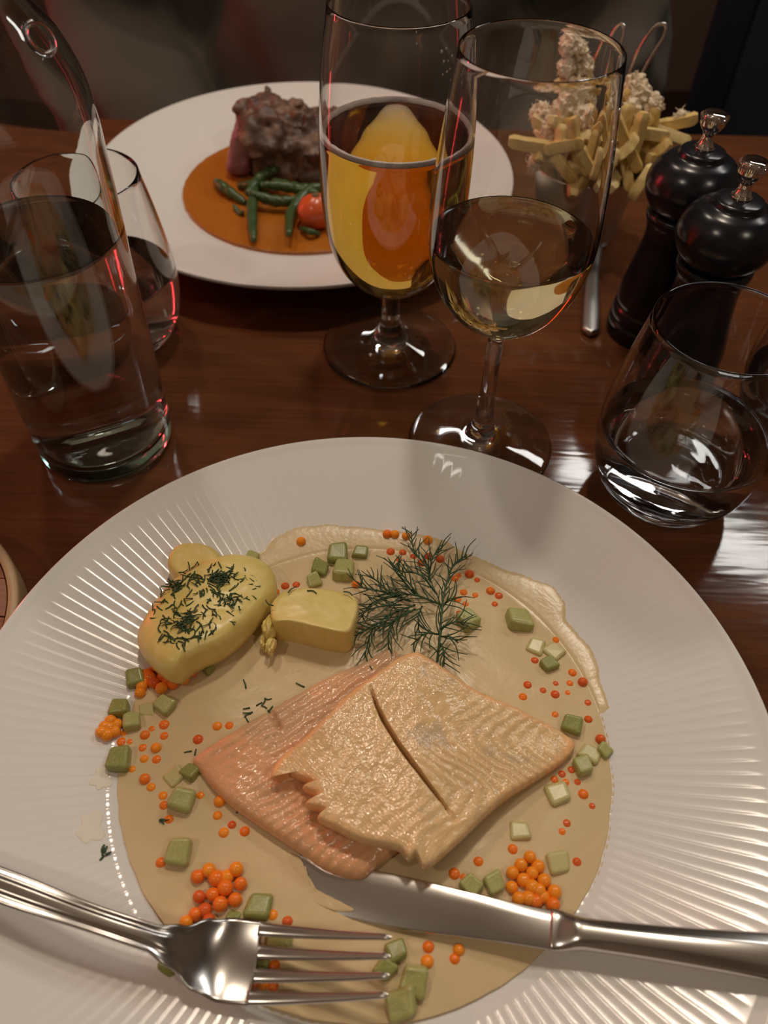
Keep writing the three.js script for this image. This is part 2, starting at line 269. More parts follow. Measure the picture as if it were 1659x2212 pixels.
// ---------------------------------------------------------------- the person across the table
{
  const P = thing('person', 'seated person in a dark grey-brown jumper behind the steak plate', 'person', [-0.035, FLOOR_Y, -0.86]);
  const J = { pel: [0, 0.515, -0.06], wai: [0, 0.66, -0.02], che: [0, 0.88, -0.05], nec: [0, 1.06, -0.05], hea: [0, 1.25, -0.01] };
  const sh = (s) => [s * 0.175, 0.985, -0.05], el = (s) => [s * 0.245, 0.745, 0.02], wr = (s) => [s * 0.115, 0.625, 0.19], ha = (s) => [s * 0.07, 0.605, 0.235], hip = (s) => [s * 0.1, 0.51, -0.05], kn = (s) => [s * 0.14, 0.50, 0.36], an = (s) => [s * 0.13, 0.10, 0.33], toe = (s) => [s * 0.14, 0.045, 0.48];
  const torso = (p, e) => { let d = smin(ellipsoid(p, J.che, [0.175 + e, 0.20 + e, 0.115 + e]), ellipsoid(p, J.wai, [0.158 + e, 0.19 + e, 0.13 + e]), 0.06); d = smin(d, ellipsoid(p, J.pel, [0.175 + e, 0.13 + e, 0.135 + e]), 0.05); d = smin(d, capsule(p, sh(-1), sh(1), 0.062 + e, 0.062 + e), 0.05); return d; };
  const arm = (p, s, e) => smin(capsule(p, sh(s), el(s), 0.052 + e, 0.043 + e), capsule(p, el(s), wr(s), 0.043 + e, 0.029 + e), 0.012);
  const skin = phys(lin(0.50, 0.30, 0.21), 0.55), cloth = phys(lin(0.074, 0.064, 0.052), 0.95, { sheen: 0.3 }), trousers = phys(lin(0.012, 0.013, 0.018), 0.9), hair = phys(lin(0.03, 0.02, 0.013), 0.6), shoe = phys(lin(0.01, 0.009, 0.008), 0.4);
  const bodyField = (p) => { let d = torso(p, 0); for (const s of [-1, 1]) { d = smin(d, arm(p, s, 0), 0.02); d = smin(d, smin(capsule(p, hip(s), kn(s), 0.08, 0.055), capsule(p, kn(s), an(s), 0.055, 0.036), 0.03), 0.03); d = smin(d, capsule(p, an(s), toe(s), 0.036, 0.03), 0.02); } return smin(d, capsule(p, J.nec, [0, 1.16, -0.03], 0.055, 0.05), 0.04); };
  const headField = (p) => { let d = ellipsoid(p, J.hea, [0.076, 0.112, 0.095]); d = smin(d, ellipsoid(p, [0, 1.175, 0.025], [0.05, 0.045, 0.06]), 0.03); d = smin(d, capsule(p, [0, 1.255, 0.085], [0, 1.225, 0.108], 0.009, 0.014), 0.012); d = smin(d, capsule(p, [-0.02, 1.185, 0.083], [0.02, 1.185, 0.083], 0.007, 0.007), 0.008); for (const s of [-1, 1]) { d = smin(d, ellipsoid(p, [s * 0.08, 1.24, -0.005], [0.012, 0.03, 0.018]), 0.01); d = Math.max(d, -(Math.hypot(p[0] - s * 0.032, p[1] - 1.252, p[2] - 0.092) - 0.0135)); } return smin(d, capsule(p, [0, 1.10, -0.04], [0, 1.17, -0.02], 0.052, 0.05), 0.03); };
  const handField = (s) => (p) => {
    const w = wr(s), h = ha(s); let d = capsule(p, w, h, 0.027, 0.03); d = Math.max(d, 0) === 0 ? d : d;
    for (let f = 0; f < 4; f++) { const o = (f - 1.5) * 0.0185, b = [h[0] + o * 0.9, h[1] + 0.004, h[2] + 0.02], m = [b[0] - s * 0.012, b[1] + 0.004, b[2] + [0.036, 0.042, 0.04, 0.03][f]], e = [m[0] - s * 0.012, m[1] - 0.022, m[2] + 0.022]; d = smin(d, smin(capsule(p, b, m, 0.0095, 0.0088), capsule(p, m, e, 0.0088, 0.0075), 0.004), 0.006); }
    const tb = [h[0] - s * 0.022, h[1] + 0.006, h[2] - 0.012]; return smin(d, smin(capsule(p, tb, [tb[0] - s * 0.02, tb[1] + 0.006, tb[2] + 0.03], 0.0115, 0.0105), capsule(p, [tb[0] - s * 0.02, tb[1] + 0.006, tb[2] + 0.03], [tb[0] - s * 0.018, tb[1] + 0.002, tb[2] + 0.055], 0.0105, 0.0085), 0.004), 0.008);
  };
  const pieces = [nets((x, y, z) => bodyField([x, y, z]), [-0.34, 0, -0.26], [0.34, 1.18, 0.56], 0.016), nets((x, y, z) => headField([x, y, z]), [-0.11, 1.05, -0.13], [0.11, 1.39, 0.15], 0.0055)];
  for (const s of [-1, 1]) { const h = ha(s); pieces.push(nets((x, y, z) => handField(s)([x, y, z]), [h[0] - 0.085, h[1] - 0.05, h[2] - 0.09], [h[0] + 0.085, h[1] + 0.07, h[2] + 0.11], 0.0042)); }
  part('body', mergeGeometries(pieces), skin, P);
  const fold = (x, y, z) => { const arms = smooth(0.12, 0.19, Math.abs(x)); return 0.009 * noise(x * 9 + y * 16, y * 7 - z * 12, z * 9 + x * 6) * (0.6 + arms) + 0.0065 * Math.sin(y * 62 + z * 34 - Math.abs(x) * 30 + 3.2 * noise(x * 9, y * 9, z * 9)) * (0.35 + 0.8 * arms); };
  const jumperField = (x, y, z) => { const p = [x, y, z]; let d = torso(p, 0.016); for (const s of [-1, 1]) d = smin(d, arm(p, s, 0.016), 0.012); d += fold(x, y, z); d = Math.max(d, 0.53 - y); d = Math.max(d, -capsule(p, [0, 1.0, -0.04], [0, 1.16, -0.03], 0.058, 0.06)); return d; };
  const jumper = part('jumper', nets(jumperField, [-0.33, 0.5, -0.24], [0.33, 1.12, 0.26], 0.0095), cloth, P); jumper.userData.label = 'dark grey-brown jumper with creased sleeves';
  part('trousers', nets((x, y, z) => { const p = [x, y, z]; let d = ellipsoid(p, J.pel, [0.19, 0.125, 0.15]); for (const s of [-1, 1]) d = smin(d, smin(capsule(p, hip(s), kn(s), 0.09, 0.066), capsule(p, kn(s), an(s), 0.066, 0.05), 0.03), 0.03); d += 0.004 * noise(x * 20, y * 20, z * 20); return Math.max(d, 0.085 - y); }, [-0.26, 0.06, -0.25], [0.26, 0.66, 0.46], 0.015), trousers, P);
  for (const s of [-1, 1]) part('shoe', nets((x, y, z) => { const p = [x, y, z]; return Math.max(smin(capsule(p, an(s), toe(s), 0.048, 0.042), capsule(p, an(s), [s * 0.13, 0.045, 0.27], 0.045, 0.042), 0.02), 0.004 - y); }, [s * 0.135 - 0.08, -0.01, 0.18], [s * 0.135 + 0.08, 0.17, 0.56], 0.009), shoe, P);
  part('hair', nets((x, y, z) => { const p = [x, y, z]; let d = ellipsoid(p, [0, 1.262, -0.016], [0.086, 0.118, 0.102]); d = Math.max(d, -(ellipsoid(p, [0, 1.20, 0.075], [0.075, 0.095, 0.085]))); d = Math.max(d, 1.19 + 0.35 * z - y); return d + 0.004 * noise(x * 60, y * 30, z * 60); }, [-0.11, 1.12, -0.14], [0.11, 1.40, 0.12], 0.006), hair, P);
  for (const s of [-1, 1]) { const e = part('eye', new THREE.SphereGeometry(0.0105, 16, 12).translate(s * 0.031, 1.250, 0.0705), phys(lin(0.42, 0.38, 0.35), 0.2), P); part('iris', new THREE.SphereGeometry(0.0045, 12, 8).translate(s * 0.031, 1.249, 0.0772), phys(lin(0.03, 0.02, 0.015), 0.15), e); }
}

// ---------------------------------------------------------------- glassware
// liquids reach a hair into the wall of their vessel so that no film of air is left between
{
  const t = thing('wine_glass', 'tall stemmed wine glass holding pale white wine', 'wine glass', [0.0492, 0, -0.2880]);
  const outer = curve2([[0.0036, 0.050], [0.0037, 0.060], [0.0042, 0.0685], [0.0085, 0.0735], [0.0195, 0.0815], [0.0290, 0.0945], [0.0336, 0.110], [0.0345, 0.122], [0.0334, 0.143], [0.0308, 0.168], [0.0284, 0.1872]], 60);
  const inner = curve2([[0.0277, 0.1872], [0.0301, 0.168], [0.0327, 0.143], [0.0338, 0.122], [0.0328, 0.110], [0.0280, 0.0955], [0.0185, 0.0832], [0.0085, 0.0770], [0, 0.0755]], 50);
  const foot = [[0, 0.0006], [0.030, 0.0003], [0.0365, 0.0004], [0.0372, 0.0010], [0.0370, 0.0016], [0.0300, 0.0030], [0.0180, 0.0050], [0.0100, 0.0085], [0.0062, 0.0140], [0.0046, 0.0220]];
  const stem = [[0.0046, 0.022], [0.0040, 0.032], [0.0036, 0.044], [0.0036, 0.050]];
  const prof = [...curve2(foot, 40), ...stem.slice(1), ...outer.slice(1, 20), ...outer.slice(20), [0.02805, 0.1876], ...inner], a = 40, b = a + 3 + 6;
  const [gf, gs, gb] = latheParts(prof, [[[0, a]], [[a, b]], [[b, prof.length - 1]]]);
  part('foot', gf, M.glass, t); part('stem', gs, M.glass, t); part('bowl', gb, M.glass, t);
  const level = 0.1175, body = inner.filter(([, y]) => y < level).map(([r, y]) => [r + 0.00025, y - 0.00025]).reverse(); body[0][0] = 0;
  single('white_wine', solidLathe([...body, [0.03345, level + 0.0006], [0.0328, level + 0.0001], [0.0318, level - 0.0002], [0.02, level - 0.0002], [0, level - 0.0002]], 128).translate(0.0492, 0, -0.2880), M.wine, 'pale yellow white wine half filling the stemmed wine glass', 'wine');
}
{
  const bx = 0.0008, bz = -0.3656;
  const t = thing('beer_glass', 'tall footed beer glass with a short stem, holding golden beer', 'beer glass', [bx, 0, bz]);
  const foot = curve2([[0, 0.0006], [0.032, 0.0003], [0.0380, 0.0005], [0.0388, 0.0014], [0.0384, 0.0024], [0.0300, 0.0038], [0.0180, 0.0062], [0.0100, 0.0100], [0.0068, 0.0150], [0.0052, 0.0210]], 40);
  const stem = [[0.0052, 0.021], [0.0049, 0.027], [0.0049, 0.033], [0.0052, 0.0375]];
  const outer = curve2([[0.0052, 0.0375], [0.0090, 0.0405], [0.0185, 0.0460], [0.0280, 0.0570], [0.0335, 0.0720], [0.0358, 0.0900], [0.0362, 0.110], [0.0352, 0.136], [0.0330, 0.158], [0.0302, 0.1768]], 50);
  const inner = curve2([[0.0294, 0.1768], [0.0322, 0.158], [0.0344, 0.136], [0.0354, 0.110], [0.0350, 0.090], [0.0326, 0.0730], [0.0268, 0.0588], [0.0170, 0.0490], [0.0080, 0.0452], [0, 0.0445]], 50);
  const prof = [...foot, ...stem.slice(1), ...outer.slice(1), [0.0298, 0.1773], ...inner], a = 40, b = 43;
  const [gf, gs, gb] = latheParts(prof, [[[0, a]], [[a, b]], [[b, prof.length - 1]]]);
  part('foot', gf, M.glass, t); part('stem', gs, M.glass, t); part('bowl', gb, M.glass, t);
  const level = 0.1245, body = inner.filter(([, y]) => y < level).map(([r, y]) => [r + 0.0003, y - 0.0003]).reverse(); body[0][0] = 0;
  const beer = thing('golden_beer', 'golden beer with a thin ring of foam in the footed glass', 'beer', [bx, 0, bz]);
  part('liquid', solidLathe([...body, [0.0352, level], [0.034, level], [0.02, level], [0, level]], 128), M.beer, beer);
  const rows = [], n = 120, ringPts = [[0.0349, -0.0004], [0.0350, 0.0016], [0.0343, 0.0022], [0.0330, 0.0016], [0.0324, 0.0004], [0.0328, -0.0003]];
  for (let k = 0; k <= ringPts.length; k++) { const [r, y] = ringPts[k % ringPts.length]; rows.push([...Array(n)].map((_, i) => { const w = i / n * Math.PI * 2, j = r < 0.0345 ? 0.0007 * noise(Math.cos(w) * 9, Math.sin(w) * 9, 3) : 0; return [(r + j) * Math.cos(w), level + y, (r + j) * Math.sin(w)]; })); }
  part('foam_ring', gridGeometry(rows, { capStart: false, capEnd: false }), M.foam, beer);
  const drops = []; const spots = [[-0.9, 0.150, 1.1], [-0.82, 0.152, 0.7], [-0.86, 0.146, 0.9], [-0.78, 0.147, 0.6], [-0.80, 0.142, 0.8], [-0.74, 0.144, 0.6], [-0.70, 0.150, 0.7], [-0.88, 0.140, 0.6], [-0.72, 0.139, 0.9], [-1.3, 0.151, 0.5]];
  for (const [w, y, s] of spots) { const r = lerp(0.0345, 0.0322, (y - 0.136) / 0.022); drops.push(new THREE.SphereGeometry(1, 10, 8).scale(0.0006 * s, 0.0008 * s, 0.0006 * s).translate(Math.cos(w) * r, y, Math.sin(w) * r)); }
  part('foam_fleck', mergeGeometries(drops), M.foam, beer).userData.kind = 'stuff';
}
// swing-top water bottle
{
  const cx = -0.1447, cz = -0.2837;
  const t = thing('water_bottle', 'pale green swing-top glass bottle two thirds full of water', 'bottle', [cx, 0, cz], 0);
  const outer = curve2([[0, 0.0012], [0.022, 0.0006], [0.0295, 0.0004], [0.0325, 0.0022], [0.0334, 0.0060], [0.0337, 0.02], [0.0343, 0.06], [0.0352, 0.10], [0.0362, 0.145], [0.0364, 0.160], [0.0350, 0.174], [0.0300, 0.188], [0.0225, 0.199], [0.0170, 0.211], [0.0148, 0.228], [0.0146, 0.250], [0.0148, 0.262]], 110);
  const lip = [[0.0172, 0.263], [0.0178, 0.268], [0.0172, 0.2735], [0.0140, 0.275], [0.0108, 0.274]];
  const inner = curve2([[0.0106, 0.268], [0.0112, 0.250], [0.0116, 0.228], [0.0138, 0.212], [0.0192, 0.1985], [0.0268, 0.186], [0.0318, 0.172], [0.0333, 0.158], [0.0331, 0.145], [0.0321, 0.10], [0.0312, 0.06], [0.0306, 0.02], [0.0298, 0.0115], [0.0260, 0.0080], [0.016, 0.0072], [0, 0.0085]], 100);
  const prof = [...outer, ...lip, ...inner];
  part('glass_body', solidLathe(prof, 160), M.greenGlass, t);
  const level = 0.1150, body = inner.filter(([, y]) => y < level).map(([r, y]) => [r + 0.0004, y - 0.0004]).reverse(); body[0][0] = 0;
  single('bottle_water', solidLathe([...body, [0.03285, level + 0.0012], [0.0321, level + 0.0006], [0.0312, level + 0.0001], [0.029, level], [0.02, level], [0, level]], 160).translate(cx, 0, cz), M.water, 'clear still water inside the swing-top bottle', 'water');
  const wire = new THREE.MeshPhysicalMaterial({ color: lin(0.65, 0.63, 0.6), metalness: 1, roughness: 0.2 });
  const pivot = (s) => { const g = new THREE.TorusGeometry(0.0042, 0.0008, 8, 28); g.rotateY(Math.PI / 2); g.translate(s * 0.0163, 0.235, 0); return g; };
  const turn = 0.9;
  const bail = new THREE.Group(); bail.name = 'wire_bail'; bail.rotation.y = turn; t.add(bail);
  for (const s of [-1, 1]) part('pivot_ring', pivot(s), wire, bail);
  part('collar', new THREE.TorusGeometry(0.0152, 0.0008, 8, 48).rotateX(Math.PI / 2).translate(0, 0.2355, 0), wire, bail);
  part('loop', strand([V(-0.017, 0.238, 0), V(-0.0195, 0.26, 0.004), V(-0.016, 0.285, 0), V(0, 0.294, 0), V(0.016, 0.285, 0), V(0.0195, 0.26, 0.004), V(0.017, 0.238, 0)], 0.0011, 0.0011, 8, 50), wire, bail);
  part('stopper', solidLathe([[0, 0.262], [0.0085, 0.262], [0.0100, 0.270], [0.0100, 0.2755], [0.0150, 0.276], [0.0155, 0.283], [0.0120, 0.289], [0.0060, 0.2925], [0, 0.2925]], 40), M.porcelain, t);
  // small embossed ring on the shoulder where the wire hooks in
  const boss = new THREE.TorusGeometry(0.0042, 0.0010, 10, 32); boss.scale(1.15, 1.15, 1.15); boss.lookAt(V(0.80, 0.55, 0.30)); boss.translate(0.0282, 0.1900, 0.0060); part('boss', boss, M.greenGlass, t);
}
// stemless tumblers
const tumblerOuter = curve2([[0, 0.0014], [0.014, 0.0010], [0.0205, 0.0004], [0.0248, 0.0008], [0.0300, 0.0048], [0.0358, 0.0150], [0.0386, 0.0270], [0.0392, 0.0370], [0.0382, 0.0520], [0.0352, 0.0740], [0.0312, 0.0975]], 70);
const tumblerInner = curve2([[0.0300, 0.0975], [0.0339, 0.074], [0.0368, 0.052], [0.0377, 0.037], [0.0368, 0.0270], [0.0326, 0.0165], [0.0250, 0.0105], [0.013, 0.0092], [0, 0.0090]], 60);
const tumblerGlass = solidLathe([...tumblerOuter, [0.0306, 0.0980], ...tumblerInner], 140);
const tumblerWater = (level) => { const r = tumblerInner.reduce((a, p) => (Math.abs(p[1] - level) < Math.abs(a[1] - level) ? p : a))[0]; const b = tumblerInner.filter(([, y]) => y < level).map(([q, y]) => [q + 0.0003, y - 0.0003]).reverse(); b[0][0] = 0; return solidLathe([...b, [r + 0.0004, level + 0.0008], [r - 0.0006, level + 0.0003], [r - 0.0018, level], [0.015, level], [0, level]], 140); };
for (const [x, z, label, level, wlabel] of [
  [0.1383, -0.2600, 'stemless water tumbler standing beside the ribbed fish plate', 0.0400, 'shallow clear water in the tumbler beside the fish plate'],
  [-0.1576, -0.3690, 'stemless water tumbler standing behind the swing-top bottle', 0.0430, 'clear water in the tumbler behind the swing-top bottle'],
  [0.2230, -0.3060, 'stemless tumbler standing past the pepper mills, at the table side', 0.0300, 'clear water in the tumbler past the pepper mills']]) {
  const t = thing('water_tumbler', label, 'tumbler', [x, 0, z]); part('glass_body', tumblerGlass, M.glass, t);
  single('tumbler_water', tumblerWater(level).translate(x, 0, z), M.water, wlabel, 'water');
}

// ---------------------------------------------------------------- pepper mills
{
  const body = curve2([[0.0226, 0.0000], [0.0228, 0.0008], [0.0227, 0.0085], [0.0218, 0.0096], [0.0210, 0.0102], [0.0213, 0.0110], [0.0222, 0.0125], [0.0218, 0.0175], [0.0208, 0.0192], [0.0206, 0.0205], [0.0211, 0.0225], [0.0208, 0.0300], [0.0186, 0.0430], [0.0166, 0.0560], [0.0162, 0.0640], [0.0172, 0.0700], [0.0186, 0.0735], [0.0184, 0.0765], [0.0160, 0.0782]], 90);
  const head = curve2([[0.0150, 0.0782], [0.0172, 0.0790], [0.0208, 0.0825], [0.0233, 0.0885], [0.0236, 0.0930], [0.0215, 0.0995], [0.0170, 0.1045], [0.0122, 0.1068], [0.0116, 0.1078], [0.0110, 0.1092], [0.0070, 0.1102], [0, 0.1104]], 60);
  const knob = curve2([[0.0048, 0.1100], [0.0050, 0.1112], [0.0040, 0.1122], [0.0030, 0.1150], [0.0032, 0.1180], [0.0048, 0.1200], [0.0058, 0.1218]], 24);
  const gBody = solidLathe([[0, 0], ...body, [0, 0.0782]], 96), gHead = solidLathe([[0, 0.0782], ...head], 96);
  const gKnob = solidLathe([[0, 0.1100], ...knob, [0.0060, 0.1222], [0.0060, 0.1262], [0.0054, 0.1274], [0.0030, 0.1278], [0, 0.1279]], 48);
  const ridge = []; for (let k = 0; k < 40; k++) { const a = k / 40 * Math.PI * 2; ridge.push(new THREE.CylinderGeometry(0.00024, 0.00024, 0.0042, 6).rotateX(0.35).translate(0, 0.1242, 0.00605).rotateY(a)); }
  const gRidge = mergeGeometries(ridge);
  for (const [x, z, label] of [[0.1551, -0.3890, 'black turned pepper mill with chrome knob next to the fries cup'], [0.1600, -0.3405, 'black turned pepper mill with chrome knob next to the water tumbler']]) {
    const t = thing('pepper_mill', label, 'pepper mill', [x, 0, z], rr(0, 3)); part('body', gBody, M.millBlack, t); part('head', gHead, M.millBlack, t);
    const k = part('knob', gKnob, M.chrome, t); k.userData.label = 'small chrome knob'; part('knurling', gRidge, M.chrome, k);
  }
}

// ---------------------------------------------------------------- where the food lies, in millimetres on the table: x, z (and width or height)
const ROE = {
  potato_edge:  [[-87.7,-145.4,3.9], [-90.3,-142.4,4.0], [-84.3,-141.5,3.9], [-87.2,-138.6,3.9], [-91.4,-137.0,4.0], [-83.5,-136.2,4.0], [-79.8,-138.4,4.0], [-75.9,-140.3,4.0], [-73.3,-143.6,3.3], [-91.5,-134.6,3.7], [-89.0,-140.7,3.9], [-82.0,-140.1,3.9], [-90.6,-139.2,3.9]],
  rim_left:  [[-99.4,-122.2,3.8], [-97.1,-121.3,3.7], [-100.8,-119.7,3.8], [-101.3,-117.4,3.7], [-97.0,-118.3,3.8], [-99.3,-116.7,3.5], [-99.1,-119.7,3.8]],
  left_scatter:  [[-80.0,-122.3,3.7], [-84.3,-120.5,1.9], [-79.1,-117.9,2.8], [-86.2,-117.9,3.7], [-94.1,-118.6,2.2], [-94.4,-115.2,3.2], [-91.2,-115.3,1.8], [-86.0,-113.2,2.7], [-81.0,-113.1,4.0], [-80.0,-108.8,3.1], [-84.5,-108.9,2.9], [-87.9,-105.0,2.4], [-82.6,-101.5,4.0], [-79.9,-98.8,2.9], [-60.1,-122.2,3.6], [-55.7,-122.6,3.0], [-66.4,-116.9,3.7], [-83.2,-130.0,2.4], [-75.1,-96.0,2.8], [-74.1,-92.6,2.8], [-71.4,-87.9,2.5], [-62.0,-96.5,1.9], [-54.8,-94.3,4.1], [-54.8,-89.6,3.1], [-49.4,-86.6,2.8], [-51.8,-83.9,3.6], [-44.7,-84.5,3.4], [-71.2,-73.8,3.3]],
  big_cluster:  [[-54.6,-71.4,4.2], [-45.6,-71.9,4.3], [-58.0,-69.5,2.7], [-48.4,-69.7,3.0], [-51.7,-69.1,4.9], [-43.6,-67.6,3.5], [-48.5,-66.3,4.8], [-56.4,-63.4,3.5], [-52.2,-64.2,3.5], [-44.7,-62.8,4.2], [-49.2,-61.3,4.4], [-54.0,-59.7,3.8], [-56.8,-58.3,3.5], [-52.2,-56.7,3.4], [-59.2,-55.8,3.7]],
  fork_scatter:  [[-32.3,-58.9,3.0], [-27.4,-57.2,3.2], [-30.1,-44.8,3.1], [-36.2,-39.9,3.2], [-33.1,-39.8,3.3], [-30.0,-39.3,3.0]],
  potato_gap:  [[-41.3,-186.0,3.6], [-36.7,-186.8,3.2], [-45.0,-182.9,3.1], [-11.1,-187.4,3.9]],
  film_top:  [[-36.4,-208.6,4.3], [1.7,-214.1,4.2], [5.1,-214.0,4.1], [10.3,-213.3,3.9], [19.9,-211.3,4.2]],
  dill_scatter:  [[3.4,-205.8,3.8], [8.8,-205.7,3.2], [7.1,-201.7,2.1], [13.6,-203.6,2.8], [20.2,-203.8,3.6], [25.2,-202.3,4.0], [17.2,-200.0,4.0], [37.7,-194.5,4.2], [31.3,-192.1,3.0], [33.1,-194.0,1.8], [40.9,-191.7,2.1], [34.8,-185.2,3.0], [39.7,-183.8,2.3], [32.0,-181.5,3.0], [35.3,-179.3,2.2], [46.3,-186.2,3.9], [49.7,-183.9,3.3], [47.7,-179.6,2.1], [32.4,-174.8,1.3]],
  right_scatter:  [[71.4,-163.1,2.6], [61.8,-153.5,2.5], [76.1,-148.4,3.3], [74.4,-143.7,2.5], [79.5,-144.2,3.9], [68.9,-143.4,1.9], [57.8,-142.6,3.0], [63.6,-140.4,2.1], [68.1,-138.8,3.4], [73.0,-139.5,1.9], [55.5,-137.4,2.8], [80.3,-135.7,2.2], [67.1,-130.5,2.1], [79.5,-128.9,2.8], [82.7,-120.9,3.9], [66.7,-107.5,2.1], [70.4,-109.0,2.0], [63.8,-105.4,2.1], [67.7,-104.4,1.8], [71.9,-104.7,1.8], [73.4,-100.4,3.6], [75.9,-96.3,1.7], [66.1,-90.1,2.6], [64.1,-87.1,2.4], [67.9,-77.5,2.5]],
  knife_cluster:  [[51.9,-78.2,3.0], [48.6,-75.6,2.3], [54.4,-75.5,3.4], [45.6,-73.1,2.9], [52.2,-73.3,3.4], [49.1,-71.1,3.6], [55.9,-71.0,3.9], [45.1,-68.9,3.7], [51.7,-68.9,2.9], [53.9,-67.9,3.2], [50.2,-65.6,3.5], [55.3,-66.1,3.5], [58.8,-67.5,3.1], [57.9,-63.8,3.2], [47.0,-65.4,2.2], [52.6,-64.7,3.2]],
  knife_scatter:  [[46.6,-81.0,3.2], [34.7,-76.7,3.3], [26.5,-72.8,3.6], [29.5,-71.6,1.9], [17.1,-47.0,4.1], [17.5,-51.0,3.7], [25.6,-47.9,3.2], [27.0,-50.4,3.8]],
}; // 146
const CUCUMBER = [
  ['top', -19.8, -202.7, 10.2], ['top', -10.0, -204.3, 6.9], ['top', -27.2, -195.4, 7.6], ['top', -16.6, -194.0, 10.4], ['top', -29.2, -188.8, 6.7],
  ['left', -56.7, -198.5, 6.8], ['left', -67.5, -145.9, 5.4], ['left', -94.5, -140.1, 7.8], ['left', -97.5, -127.5, 7.6], ['left', -91.9, -122.6, 7.5],
  ['pale', -87.6, -128.3, 6.6], ['left', -80.9, -129.6, 7.7], ['left', -93.0, -107.9, 9.3], ['left', -66.8, -104.1, 6.3], ['right', 56.9, -171.3, 10.8],
  ['right', 35.8, -170.4, 9.2], ['pale', 63.0, -159.7, 7.9], ['pale', 70.0, -157.8, 8.2], ['right', 67.0, -151.4, 6.6], ['right', 72.7, -125.9, 8.0],
  ['right', 83.2, -116.4, 5.5], ['pale', 77.7, -115.1, 8.2], ['right', 74.4, -110.1, 7.4], ['left', -67.8, -94.1, 9.0], ['left', -65.5, -76.9, 9.3],
  ['fork', -36.9, -61.1, 8.9], ['fork', -44.6, -58.4, 5.3], ['pale', -72.2, -103.0, 7.6], ['fork', -62.3, -44.5, 7.4], ['fork', -29.1, -50.9, 8.7],
  ['fork', -34.6, -45.0, 6.3], ['pale', 64.3, -100.1, 8.9], ['pale', 49.6, -87.0, 7.6], ['pale', 61.4, -77.1, 8.4], ['knife', 39.3, -70.0, 7.0],
  ['knife', 31.8, -69.1, 7.0], ['knife', 12.8, -41.6, 9.3], ['knife', 9.3, -35.5, 9.7], ['knife', 3.9, -44.6, 6.8], ['knife', 7.4, -49.3, 6.9],
];
const POTATO_LARGE = [[-94.6, -151.7, 22.0], [-77.3, -135.7, 22.0], [-71.9, -140.7, 22.0], [-59.1, -149.1, 22.0], [-48.2, -164.7, 22.0], [-43.5, -177.5, 22.0], [-46.0, -187.7, 22.0], [-51.5, -191.9, 22.0], [-62.0, -193.0, 22.0], [-74.9, -188.0, 22.0], [-82.5, -181.8, 22.0], [-88.3, -174.5, 22.0], [-92.0, -166.4, 22.0]];
const POTATO_BACK = [[-74.8, -196.5, 22.0], [-82.4, -197.0, 22.0], [-87.5, -195.1, 22.0], [-89.3, -186.3, 22.0], [-82.5, -179.1, 22.0], [-73.4, -179.3, 22.0], [-67.2, -188.2, 22.0], [-68.2, -192.5, 22.0]];
const POTATO_SMALL = [[-44.0, -169.0, 26.0], [-38.7, -174.5, 26.0], [-19.3, -174.9, 26.0], [-9.8, -171.9, 26.0], [-10.5, -159.3, 26.0], [-13.0, -154.6, 26.0], [-36.7, -158.9, 26.0], [-42.2, -159.4, 26.0]];
const FILLET_LOW = [[-66.6, -108.2, 19.5], [-52.6, -119.0, 19.5], [-40.8, -127.2, 19.5], [-24.0, -139.0, 19.5], [-7.1, -148.1, 19.5], [4.5, -154.9, 19.5], [9.0, -150.8, 19.5], [24.5, -134.0, 19.5], [34.0, -116.0, 19.5], [23.3, -92.6, 19.5], [7.6, -78.6, 19.5], [3.1, -75.3, 19.5], [-0.1, -72.5, 19.5], [-4.1, -69.7, 19.5], [-15.6, -71.7, 19.5], [-25.9, -77.7, 19.5], [-39.3, -85.4, 19.5], [-53.3, -94.3, 19.5], [-64.3, -105.1, 19.5]];
const FILLET_TOP = [[8.2, -145.6, 28.5], [13.9, -147.4, 28.5], [20.6, -144.1, 27.1], [35.5, -135.2, 24.1], [55.1, -127.6, 20.0], [72.2, -118.0, 16.4], [68.5, -112.0, 17.0], [42.9, -94.3, 22.0], [27.4, -79.7, 25.2], [17.3, -71.1, 27.5], [15.3, -70.6, 28.0], [12.9, -74.5, 28.5], [10.9, -72.8, 28.5], [7.7, -75.9, 28.5], [2.1, -76.9, 28.5], [-6.0, -78.6, 28.5], [-12.6, -81.6, 28.5], [-19.4, -85.0, 28.5], [-17.1, -87.1, 28.5], [-23.9, -89.4, 28.5], [-19.9, -92.0, 28.5], [-25.2, -95.2, 28.5], [-22.0, -96.5, 28.5], [-30.0, -100.6, 28.5], [-28.4, -102.0, 28.5], [-36.2, -98.7, 28.5], [-34.7, -104.5, 28.5], [-28.3, -110.5, 28.5], [-18.5, -120.6, 28.5], [-10.1, -130.6, 28.5], [-1.1, -138.0, 28.5]];
const SCORE = [[-3.5, -131.8, 28.5], [-0.7, -124.0, 28.5], [2.1, -118.3, 28.5], [6.6, -111.0, 28.5], [11.0, -104.8, 28.5], [17.7, -96.3, 28.5], [21.8, -91.4, 28.5], [26.9, -85.0, 28.5]];
const SCORE_LOW = [[-41.2, -127.0, 19.5], [-38.9, -123.3, 19.5], [-36.0, -119.4, 19.5]];
const FILM = [[129.3, 102.0], [124.7, 100.4], [120.1, 98.9], [114.7, 103.6], [109.1, 105.4], [103.2, 104.3], [95.3, 101.9], [88.2, 100.4], [78.8, 100.4], [72.2, 100.5], [64.9, 98.0], [60.8, 98.3], [54.7, 98.7], [47.4, 102.1], [42.0, 105.5], [38.0, 103.8], [33.4, 97.9], [29.3, 98.4], [24.9, 99.1], [20.8, 98.0], [15.9, 95.1], [8.9, 94.5]];
